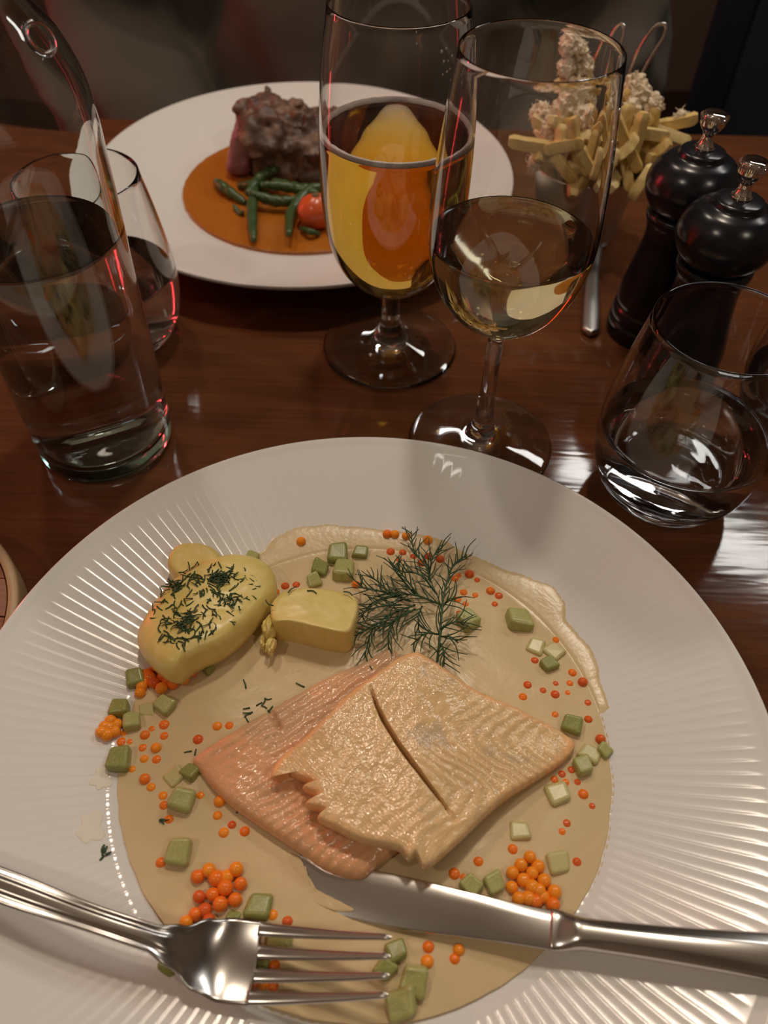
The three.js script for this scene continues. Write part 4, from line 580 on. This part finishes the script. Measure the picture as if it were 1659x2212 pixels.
// ---------------------------------------------------------------- fork and knife
function frames(points, n) { const c = new THREE.CatmullRomCurve3(points.map((p) => V(...p.map((v) => v / 1000))), false, 'centripetal'); return [...Array(n + 1)].map((_, i) => { const u = i / n, p = c.getPointAt(u), t = c.getTangentAt(u), l = V(-t.z, 0, t.x).normalize(), nn = V().crossVectors(t, l).normalize(); if (nn.y < 0) nn.negate(); return { p, t, l, n: nn, u, s: u * c.getLength() }; }); }
function sweep(fr, section) { return gridGeometry(fr.map((f) => section(f).map(([a, b]) => { const q = f.p.clone().addScaledVector(f.l, a).addScaledVector(f.n, b); return [q.x, q.y, q.z]; })), { uv: (p) => [p[0], p[2]] }); }
{
  const t = thing('dinner_fork', 'four-tined steel dinner fork resting on the fish plate, tines up', 'fork');
  const path = [[5.1, 32.0, -42.4], [-8, 26.2, -43.0], [-22, 20.8, -43.8], [-37.2, 17.0, -44.7], [-47, 17.0, -45.6], [-55, 21.0, -46.6], [-63, 26.2, -48.0], [-86.1, 31.0, -53.4], [-113.3, 32.2, -60.9], [-150, 31.0, -71.5], [-186, 27.0, -82]];
  const fr = frames(path, 220), end = fr.findIndex((f) => f.p.x < -0.0345);
  const widths = [[-0.0345, 0.0112], [-0.044, 0.0114], [-0.052, 0.0098], [-0.059, 0.0058], [-0.066, 0.0037], [-0.080, 0.0036], [-0.113, 0.0046], [-0.15, 0.0068], [-0.18, 0.0092], [-0.186, 0.0080]];
  const half = (x) => { for (let i = 0; i < widths.length - 1; i++) { const [a, wa] = widths[i], [b, wb] = widths[i + 1]; if (x <= a && x >= b) { const q = (a - x) / (a - b); return lerp(wa, wb, q * q * (3 - 2 * q)); } } return widths[widths.length - 1][1]; };
  const body = sweep(fr.slice(end), (f) => {
    const w = half(f.p.x), dish = smooth(-0.066, -0.050, f.p.x), th = lerp(0.0017, 0.0010, dish), m = 18, out = [];
    for (let i = 0; i <= m; i++) { const v = -1 + 2 * i / m, grooves = (1 - dish) * 0.00045 * (Math.abs(Math.abs(v) - 0.55) < 0.16 ? -1 : 0); out.push([v * w, th * (1 - 0.35 * v * v) + grooves + dish * (0.0022 * v * v - 0.0014)]); }
    for (let i = m; i >= 0; i--) { const v = -1 + 2 * i / m; out.push([v * w * 0.985, -th * (1 - 0.35 * v * v) * 0.9 + dish * (0.0022 * v * v - 0.0014)]); }
    return out;
  });
  part('handle', body, M.steel, t);
  const root = [-0.0092, -0.0031, 0.0031, 0.0092], tip = [-0.0072, -0.0025, 0.0023, 0.0072];
  root.forEach((r, i) => {
    const fs = fr.slice(0, end + 2).reverse();
    part('tine', sweep(fs, (f) => { const u = 1 - f.s / fr[end].s, o = lerp(tip[i], r, Math.pow(1 - clamp(u, 0, 1), 0.9)), w = lerp(0.0020, 0.00085, u), h = lerp(0.00095, 0.0007, u), k = smooth(1.02, 0.96, u) * 0.75 + 0.25, lift = 0.0022 * (r / 0.0114) ** 2 * (1 - u) - 0.0014 * (1 - u); return [[-1, 0.3], [-0.8, 0.85], [-0.3, 1], [0.3, 1], [0.8, 0.85], [1, 0.3], [1, -0.3], [0.8, -0.9], [0.3, -1], [-0.3, -1], [-0.8, -0.9], [-1, -0.3]].map(([a, b]) => [o + a * w * k, b * h * k + lift]); }), M.steel, t);
  });
}
{
  const t = thing('dinner_knife', 'steel dinner knife with its blade tip dipped in the cream sauce', 'knife');
  const path = [[-46, 9.4, -79.2], [-30, 10.9, -73.6], [-16.5, 12.3, -69.2], [20, 16.1, -61.8], [56, 20.0, -55.3], [62, 21.0, -54.3], [86, 26.2, -50.9], [115.6, 31.2, -47.2], [150, 34.5, -43.4], [172, 35.5, -41.2]];
  const fr = frames(path, 240), at = fr.findIndex((f) => f.p.x > 0.0565);
  const blade = sweep(fr.slice(0, at + 1), (f) => {
    const x = f.p.x, lo = lerp(0.0002, 0.0086, smooth(-0.046, -0.012, x)), hi = lerp(0.0002, 0.0068, Math.sqrt(smooth(-0.047, -0.028, x))), kL = lerp(1, 0.70, smooth(0.0, 0.055, x)), kH = lerp(1.0, 0.78, smooth(0.0, 0.055, x)), a = -hi * kH, b = lo * kL;
    return [[a, -0.0002], [a + 0.0003, 0.0005], [lerp(a, b, 0.3), 0.0008], [lerp(a, b, 0.7), 0.00065], [b - 0.0006, 0.0003], [b, 0.0], [b - 0.0006, -0.0003], [lerp(a, b, 0.7), -0.00065], [lerp(a, b, 0.3), -0.0008], [a + 0.0003, -0.0006]].map(([q, y]) => [q, y - 0.11 * q * smooth(0.056, 0.03, x)]);
  });
  part('blade', blade, M.steel, t);
  const handle = sweep(fr.slice(at - 2), (f) => {
    const x = f.p.x, w = lerp(lerp(0.0060, 0.0046, smooth(0.055, 0.066, x)), 0.0082, smooth(0.066, 0.165, x)) * (1 - 0.45 * smooth(0.168, 0.173, x)), h = lerp(0.0012, 0.0036, smooth(0.0555, 0.064, x)) * (1 - 0.4 * smooth(0.168, 0.173, x)), out = [], m = 28, g = smooth(0.063, 0.072, x);
    for (let i = 0; i < m; i++) { const a = i / m * Math.PI * 2, ca = Math.cos(a), sa = Math.sin(a), q = Math.abs(ca), gr = g * 0.0005 * (q > 0.55 && q < 0.72 ? 1 : 0); out.push([Math.sign(ca) * Math.pow(Math.abs(ca), 0.85) * w, (Math.sign(sa) * Math.pow(Math.abs(sa), 0.8)) * (h - gr)]); }
    return out;
  });
  part('handle', handle, M.steel, t);
  // sauce left on the blade
  const centreZ = (x) => (x < -0.0165 ? lerp(-0.0792, -0.0692, (x + 0.046) / 0.0295) : lerp(-0.0692, -0.0618, (x + 0.0165) / 0.0365)), bladeY = (x, z) => 0.0123 + 0.105 * (x + 0.0165) - 0.11 * (z - centreZ(x)) * 0.96;
  const smear = (pts) => part('sauce_smear', slab(pts.map(([x, z]) => [x / 1000, z / 1000]), { n: 90, bottom: (x, z) => bladeY(x, z), top: (x, z) => bladeY(x, z) + 0.0011 + 0.0004 * fbm(x * 700, z * 700, 2), profile: [[0.97, 0.5], [1.0, 0.7], [0.96, 0.9], [0.88, 1]], inner: 8 }), M.cream, t).userData.label = 'beige sauce smeared over the blade tip';
  smear([[-31, -78.2], [-27.5, -77.6], [-24.6, -76.2], [-25.2, -74.4], [-22.5, -73.4], [-24.4, -71.8], [-22.2, -70.0], [-23.4, -67.8], [-18.6, -66.6], [-17.2, -64.4], [-13.6, -63.8], [-12.0, -61.8], [-7.4, -61.6], [-6.0, -60.6], [-10.5, -60.2], [-16, -61.5], [-22, -64], [-27, -67], [-30, -71], [-33, -75]]);
}
// faint dried sauce smudges on the ribbed rim
{
  const smudge = phys(lin(0.70, 0.66, 0.54), 0.5);
  for (const [x, z, a, b, label] of [[-0.0968, -0.0835, 0.0042, 0.006, 'thin yellowish sauce smudge on the rim beside the dill crumb'], [-0.0978, -0.1010, 0.0032, 0.005, 'thin yellowish sauce smudge on the rim near a cucumber cube']]) {
    const pts = [...Array(26)].map((_, i) => { const w = i / 26 * Math.PI * 2, k = 1 + 0.6 * noise(Math.cos(w) * 1.6 + x * 300, Math.sin(w) * 1.6, 2); return [x + a * k * Math.cos(w), z + b * k * Math.sin(w)]; });
    const top = (X, Z) => plateTop(Math.hypot(X - PLATE.x, Z - PLATE.z));
    single('sauce_smudge', slab(pts, { n: 60, bottom: (X, Z) => top(X, Z) - 0.0002, top: (X, Z) => top(X, Z) + 0.00016, profile: [[0.97, 0.3], [1, 0.5], [0.97, 0.8], [0.85, 1]], inner: 6 }), smudge, label, 'sauce');
  }
}

// ---------------------------------------------------------------- the plate across the table
{
  const crust = phys(0xffffff, 0.5, { vertexColors: true });
  const c = [-0.070, 0.0275, -0.562], steakField = (x, y, z) => { const dx = Math.abs(x - c[0]) - 0.021, dy = Math.abs(y - c[1] + 0.25 * (x - c[0])) - 0.004, dz = Math.abs(z - c[2]) - 0.013; const d = Math.hypot(Math.max(dx, 0), Math.max(dy, 0), Math.max(dz, 0)) + Math.min(Math.max(dx, dy, dz), 0) - 0.019; return d + 0.016 * fbm(x * 48, y * 60, z * 55, 3) + 0.004 * fbm(x * 240, y * 110, z * 240, 3); };
  const paint = (g, f) => { const p = g.attributes.position, col = []; for (let i = 0; i < p.count; i++) col.push(...f(p.getX(i), p.getY(i), p.getZ(i))); g.setAttribute('color', new THREE.Float32BufferAttribute(col, 3)); return g; };
  const t = thing('steak', 'thick dark browned steak with a pink cut end on the brown sauce', 'steak');
  part('crust', paint(nets(steakField, [-0.125, 0.004, -0.62], [-0.02, 0.075, -0.515], 0.0018), (x, y, z) => { const a = smooth(-0.1, 0.25, fbm(x * 90, y * 60, z * 90, 4)), p = smooth(0.1, 0.3, fbm(x * 40 + 9, y * 40, z * 40, 3)); return [0, 1, 2].map((j) => lerp(lerp([0.085, 0.042, 0.028][j], [0.20, 0.108, 0.068][j], a), [0.22, 0.085, 0.07][j], 0.5 * p)); }), crust, t);
  const slice = paint(nets((x, y, z) => { const u = x - (-0.1075) - 0.28 * (y - 0.03), dy = Math.abs(y - 0.0300) - 0.010, dz = Math.abs(z + 0.553) - 0.011; return Math.hypot(Math.max(Math.abs(u) - 0.003, 0), Math.max(dy, 0), Math.max(dz, 0)) - 0.006 + 0.0016 * fbm(x * 200, y * 200, z * 200, 3); }, [-0.13, 0.006, -0.585], [-0.085, 0.066, -0.52], 0.0016), (x, y, z) => { const s = 0.5 + fbm(x * 120, y * 300, z * 120, 3); return [0, 1, 2].map((j) => lerp([0.24, 0.075, 0.08][j], [0.34, 0.13, 0.135][j], s)); });
  part('cut_end', slice, crust, t).userData.label = 'pink cut end of the steak';
}
{
  const bean = phys(lin(0.045, 0.085, 0.024), 0.3);
  const list = [[[-125.4, -527.8], [-116.9, -515.0], [-100.5, -501.2]], [[-95.9, -522.7], [-94.0, -487.9], [-88.5, -449.7]], [[-97.0, -498.8], [-77.6, -494.9], [-62.0, -495.7]], [[-65.4, -449.7], [-66.4, -483.2], [-54.9, -505.4], [-40, -512]], [[-98.9, -501.3], [-92.1, -522.9], [-80.3, -533.0]], [[-108.9, -524.1], [-93.4, -517.9], [-80, -518]], [[-60.1, -468.9], [-53, -461.0], [-47.0, -464]], [[-83.6, -520.1], [-66.9, -512.4], [-46, -516]], [[-88, -505], [-72, -509], [-50, -500]], [[-108, -496], [-104, -490], [-100, -486]]];
  const BEAN_LABELS = ["green bean lying apart with its curled tip away from the steak", "long straight green bean pointing from the steak to the rim", "green bean lying crosswise over the sauce to the tomato", "bent green bean pointing to the rim beside the tomato", "green bean leaning up against the pink cut end of the steak", "green bean lying flat along the foot of the steak", "thin stalk end of a bean lying past the tomato", "green bean half under the browned steak side", "green bean lying topmost on the bean pile", "tiny bean tip under the crossing beans"];
  list.forEach((l, i) => {
    const y = (k) => 0.0158 + [0, 0.003, 0.0055, 0.006, 0.0065, 0.001, 0, 0.004, 0.008, -0.001][i] + 0.002 * Math.sin(k * 2.1 + i);
    const r = (i === 6 || i === 9) ? 0.0020 : 0.0037, g = strand(l.map(([x, z], k) => V(x / 1000, y(k), z / 1000)), (u) => r * (0.25 + 0.75 * Math.pow(Math.sin(Math.PI * clamp(u, 0.02, 0.98)), 0.35)) * (1 + 0.08 * Math.sin(u * 30)), 0, 10, 36);
    single('green_bean', g, bean, BEAN_LABELS[i], 'green bean', 'green beans by the steak');
  });
  const t = thing('cherry_tomato', 'red roast cherry tomato at the end of the beans', 'tomato', [-0.0500, 0.0125, -0.4790]);
  const g = new THREE.SphereGeometry(0.0125, 32, 24); const p = g.attributes.position; for (let i = 0; i < p.count; i++) { const k = 1 + 0.05 * noise(p.getX(i) * 130, p.getY(i) * 130, p.getZ(i) * 130); p.setXYZ(i, p.getX(i) * k, p.getY(i) * k * 0.88 + 0.0095, p.getZ(i) * k); } g.computeVertexNormals();
  part('flesh', g, phys(lin(0.62, 0.10, 0.025), 0.25), t); part('stalk_scar', new THREE.CylinderGeometry(0.0022, 0.0028, 0.0012, 12).translate(0, 0.0207, 0), phys(lin(0.12, 0.09, 0.03), 0.7), t);
}
// ---------------------------------------------------------------- fries in their steel cup
{
  const cx = 0.1275, cz = -0.4985;
  const t = thing('fries_cup', 'small tapered steel cup with wire handles holding fries', 'cup', [cx, 0, cz]);
  part('cup_wall', solidLathe([[0, 0.0008], [0.024, 0.0004], [0.0262, 0.0012], [0.0275, 0.006], [0.0342, 0.0485], [0.0352, 0.0498], [0.0350, 0.0508], [0.0340, 0.0506], [0.0334, 0.0490], [0.0267, 0.0065], [0.0250, 0.0030], [0, 0.0026]], 96), M.brushed, t);
  const w = (pts) => strand(pts.map(([x, y, z]) => V(x / 1000 - cx, y / 1000, z / 1000 - cz)), 0.0010, 0.0010, 8, 60);
  part('wire_handle', w([[146, 49, -527], [147, 80, -529], [149.6, 102.5, -530], [153.8, 114, -530], [158.0, 120, -530], [163.2, 120, -530], [163.6, 115, -529], [158.5, 104, -527], [152, 84, -523], [152.5, 49, -519]]), M.chrome, t);
  part('wire_handle', w([[122, 49, -530], [124, 76, -531], [126.8, 98, -531], [131.5, 112, -531], [135.6, 120, -530], [137.6, 119, -527], [137.2, 107, -524], [135.6, 95, -522], [133, 80, -520], [131, 49, -526]]), M.chrome, t);
  const shape = (b, k) => { const h = new THREE.BoxGeometry(0.0070, 1, 0.0070, 2, 14, 2), p = h.attributes.position; for (let i = 0; i < p.count; i++) { const x = p.getX(i), y = p.getY(i), z = p.getZ(i), e = 1 - 0.35 * smooth(0.42, 0.5, Math.abs(y)), rx = Math.hypot(x, z) > 0.0044 ? 0.88 : 1; p.setXYZ(i, (x * e * rx + 0.4 * b * (0.25 - y * y) + 0.0005 * noise(y * 5, k, 1)), y, z * e * rx + 0.0006 * noise(y * 4, k, 9)); } h.computeVertexNormals(); return h; };
  const shapes = [shape(0.010, 1), shape(-0.014, 2), shape(0.022, 3), shape(-0.006, 4), shape(0.016, 5)];
  const tones = [[0.86, 0.66, 0.27], [0.88, 0.71, 0.34], [0.80, 0.57, 0.20]].map(([r, g, b], k) => { const map = texture(64, 64, (u, v) => { const q = clamp(0.5 + wrapNoise(u, v, 2, 2, 3, k), 0, 1); return [lerp(215, 255, q), lerp(205, 255, q), lerp(190, 255, q)]; }); return phys(lin(r, g, b), 0.4, { map }); });
  const up = V(0, 1, 0), fry = (a, b, label) => { const d = b.clone().sub(a), L = d.length(), o = single('french_fry', shapes[Math.floor(rnd() * 5)], tones[Math.floor(rnd() * 3)], label ?? 'pale golden french fry heaped in the steel cup', 'french fry', 'fries in the steel cup'); o.quaternion.setFromUnitVectors(up, d.normalize()); o.quaternion.multiply(new THREE.Quaternion().setFromAxisAngle(up, rr(0, 6.28))); o.position.copy(a).add(b).multiplyScalar(0.5); o.scale.set(1, L, 1); };
  const own = { 0: 'long fry sticking out over the cup rim towards the beer glass', 2: 'fry sloping down towards the pepper mill knob', 3: 'fry jutting out towards the pepper mill with cheese on its end', 5: 'short fry hanging over the cup rim beside the pepper mill', 7: 'fry poking up between cup rim and pepper mill head', 12: 'fry lying crosswise high in the heap under the cheese' };
  for (const [i, [ax, ay, az, bx, by, bz]] of FRIES.entries()) { const a = V(ax, ay, az).multiplyScalar(0.001), b = V(bx, by, bz).multiplyScalar(0.001), d = b.clone().sub(a).normalize(); a.addScaledVector(d, -0.003); b.addScaledVector(d, 0.005); fry(a, b, own[i]); }
  for (let i = 0; i < 14; i++) { const w = i * 2.4, q = Math.sqrt(rnd()), y0 = rr(0.012, 0.05), L = rr(0.04, 0.062), lean = rr(0.1, 0.75), b = V(cx + Math.cos(w) * 0.018 * q, y0, cz - 0.004 + Math.sin(w) * 0.018 * q), e = b.clone().add(V(Math.cos(w) * Math.sin(lean) * L * 0.62, Math.cos(lean) * L * 0.85, Math.sin(w) * Math.sin(lean) * L * 0.62)); if (e.y > 0.09) e.y = 0.09 - rr(0, 0.015); fry(b, e); }
  for (let i = 0; i < 34; i++) { const w = i * 2.4, q = 0.35 + 0.65 * Math.sqrt(rnd()), y = 0.054 + 0.034 * (1 - q * q) + rr(-0.004, 0.006), c = V(cx + Math.cos(w) * 0.036 * q, y, cz + 0.004 + Math.sin(w) * 0.030 * q), d = V(rr(-1, 1), rr(-0.55, 0.75), rr(-1, 1)).normalize(), L = rr(0.018, 0.030); fry(c.clone().addScaledVector(d, -L * 0.6), c.clone().addScaledVector(d, L * 0.6)); }
  const shreds = [];
  for (const [x, y, z, r] of CHEESE) for (let i = 0; i < 150; i++) { const o = V(rr(-1, 1), rr(-1, 1), rr(-1, 1)); if (o.length() > 1) continue; const a = V(x, y, z).addScaledVector(o, r).multiplyScalar(0.001), d = V(rr(-1, 1), rr(-1, 1), rr(-1, 1)).normalize(), e = V(rr(-1, 1), rr(-1, 1), rr(-1, 1)), L = rr(0.002, 0.0052); shreds.push(strand([a, a.clone().addScaledVector(d, L * 0.5).addScaledVector(e, L * 0.22), a.clone().addScaledVector(d, L)], rr(0.00028, 0.0005), 0.0002, 3, 4)); }
  for (const [x, y, z, r] of CHEESE) { const g = new THREE.IcosahedronGeometry(r * 0.00098, 4), p = g.attributes.position; for (let i = 0; i < p.count; i++) { const k = 1 + 0.9 * fbm(p.getX(i) * 330 + x, p.getY(i) * 330, p.getZ(i) * 330 + z, 4); p.setXYZ(i, p.getX(i) * k, p.getY(i) * k, p.getZ(i) * k); } const m = new THREE.BufferGeometry(); m.setAttribute('position', p); m.setIndex([...Array(p.count).keys()]); m.computeVertexNormals(); shreds.push(m.translate(x / 1000, y / 1000, z / 1000)); }
  single('grated_cheese', mergeGeometries(shreds), phys(lin(0.74, 0.62, 0.45), 0.6), 'fluffy off-white grated cheese heaped over the fries', 'cheese', null, 'stuff');
}
// ---------------------------------------------------------------- table knife across, handle end towards us
{
  const t = thing('table_knife', 'steel cutlery handle lying on the table beside the pepper mill', 'cutlery');
  const fr = frames([[121, 2.6, -380], [124, 2.8, -400], [131, 2.6, -440], [138, 2.2, -470], [150, 1.6, -520], [163, 1.2, -575]], 90);
  const cut = 48;
  part('handle', sweep(fr.slice(0, cut), (f) => { const w = lerp(0.0056, 0.0040, smooth(0, 0.09, f.s)) * Math.sqrt(clamp(f.s / 0.004 + 0.05, 0, 1)), h = 0.0024; return [...Array(20)].map((_, i) => { const a = i / 20 * Math.PI * 2; return [w * Math.cos(a), h * Math.sin(a)]; }); }), M.brushed, t);
  part('blade', sweep(fr.slice(cut - 1), (f) => { const w = lerp(0.004, 0.0085, smooth(0.10, 0.125, f.s)) * lerp(1, 0.25, smooth(0.175, 0.198, f.s)); return [[-w, 0], [-w * 0.6, 0.0007], [w * 0.4, 0.0005], [w, 0], [w * 0.4, -0.0005], [-w * 0.6, -0.0007]]; }), M.brushed, t);
}
// ---------------------------------------------------------------- round wooden board
{
  const t = thing('round_board', 'small round wooden board with pale rim beside the fish plate', 'board', [-0.2075, 0, -0.1545], -0.06);
  const wood = (z, a, b) => { const map = texture(256, 256, (u, v) => { const q = clamp(0.5 + 0.8 * wrapNoise(u, v, 1.2, 14, 4, z) + 0.3 * wrapNoise(u, v, 2, 2, 3, z + 5), 0, 1); return a.map((c, i) => lerp(c, b[i], q)); }); map.repeat.set(8, 8); return phys(0xffffff, 0.42, { map }); };
  const dark = [wood(1, [104, 56, 30], [150, 90, 52]), wood(6, [118, 76, 56], [150, 104, 80]), wood(9, [96, 50, 28], [138, 80, 46])], rim = wood(12, [150, 122, 88], [184, 156, 116]);
  const R = 0.062, th = 0.020, ri = 0.0575;
  part('rim', solidLathe([[ri, 0.004], [R - 0.002, 0.004], [R, 0.006], [R, th - 0.0015], [R - 0.001, th], [ri + 0.0006, th], [ri, th - 0.0008], [ri, 0.004]], 120), rim, t);
  part('base', solidLathe([[0, 0], [0.050, 0], [0.052, 0.002], [0.052, 0.005], [0, 0.005]], 80), dark[2], t);
  const edges = [-0.0574, -0.036, -0.019, -0.0125, 0.012, 0.030, 0.046, 0.0574];
  for (let i = 0; i < edges.length - 1; i++) {
    const a = edges[i] + 0.0003, b = edges[i + 1] - 0.0003, s = new THREE.Shape(), X = (y) => Math.sqrt(Math.max(0, (ri - 0.0004) ** 2 - y * y)), n = 14; s.moveTo(-X(a), a);
    for (let k = 0; k <= n; k++) { const y = lerp(a, b, k / n); s.lineTo(X(y), y); } for (let k = n; k >= 0; k--) { const y = lerp(a, b, k / n); s.lineTo(-X(y), y); }
    const g = new THREE.ExtrudeGeometry(s, { depth: th - 0.0058 - (i % 2) * 0.0003, bevelEnabled: false }); g.rotateX(-Math.PI / 2); g.translate(0, 0.005, 0); part('plank', g, dark[i % 3], t);
  }
}

// ---------------------------------------------------------------- hand over
scene.traverse((o) => { if (o.isMesh) { o.castShadow = true; o.receiveShadow = true; } });
renderer.render(scene, camera);
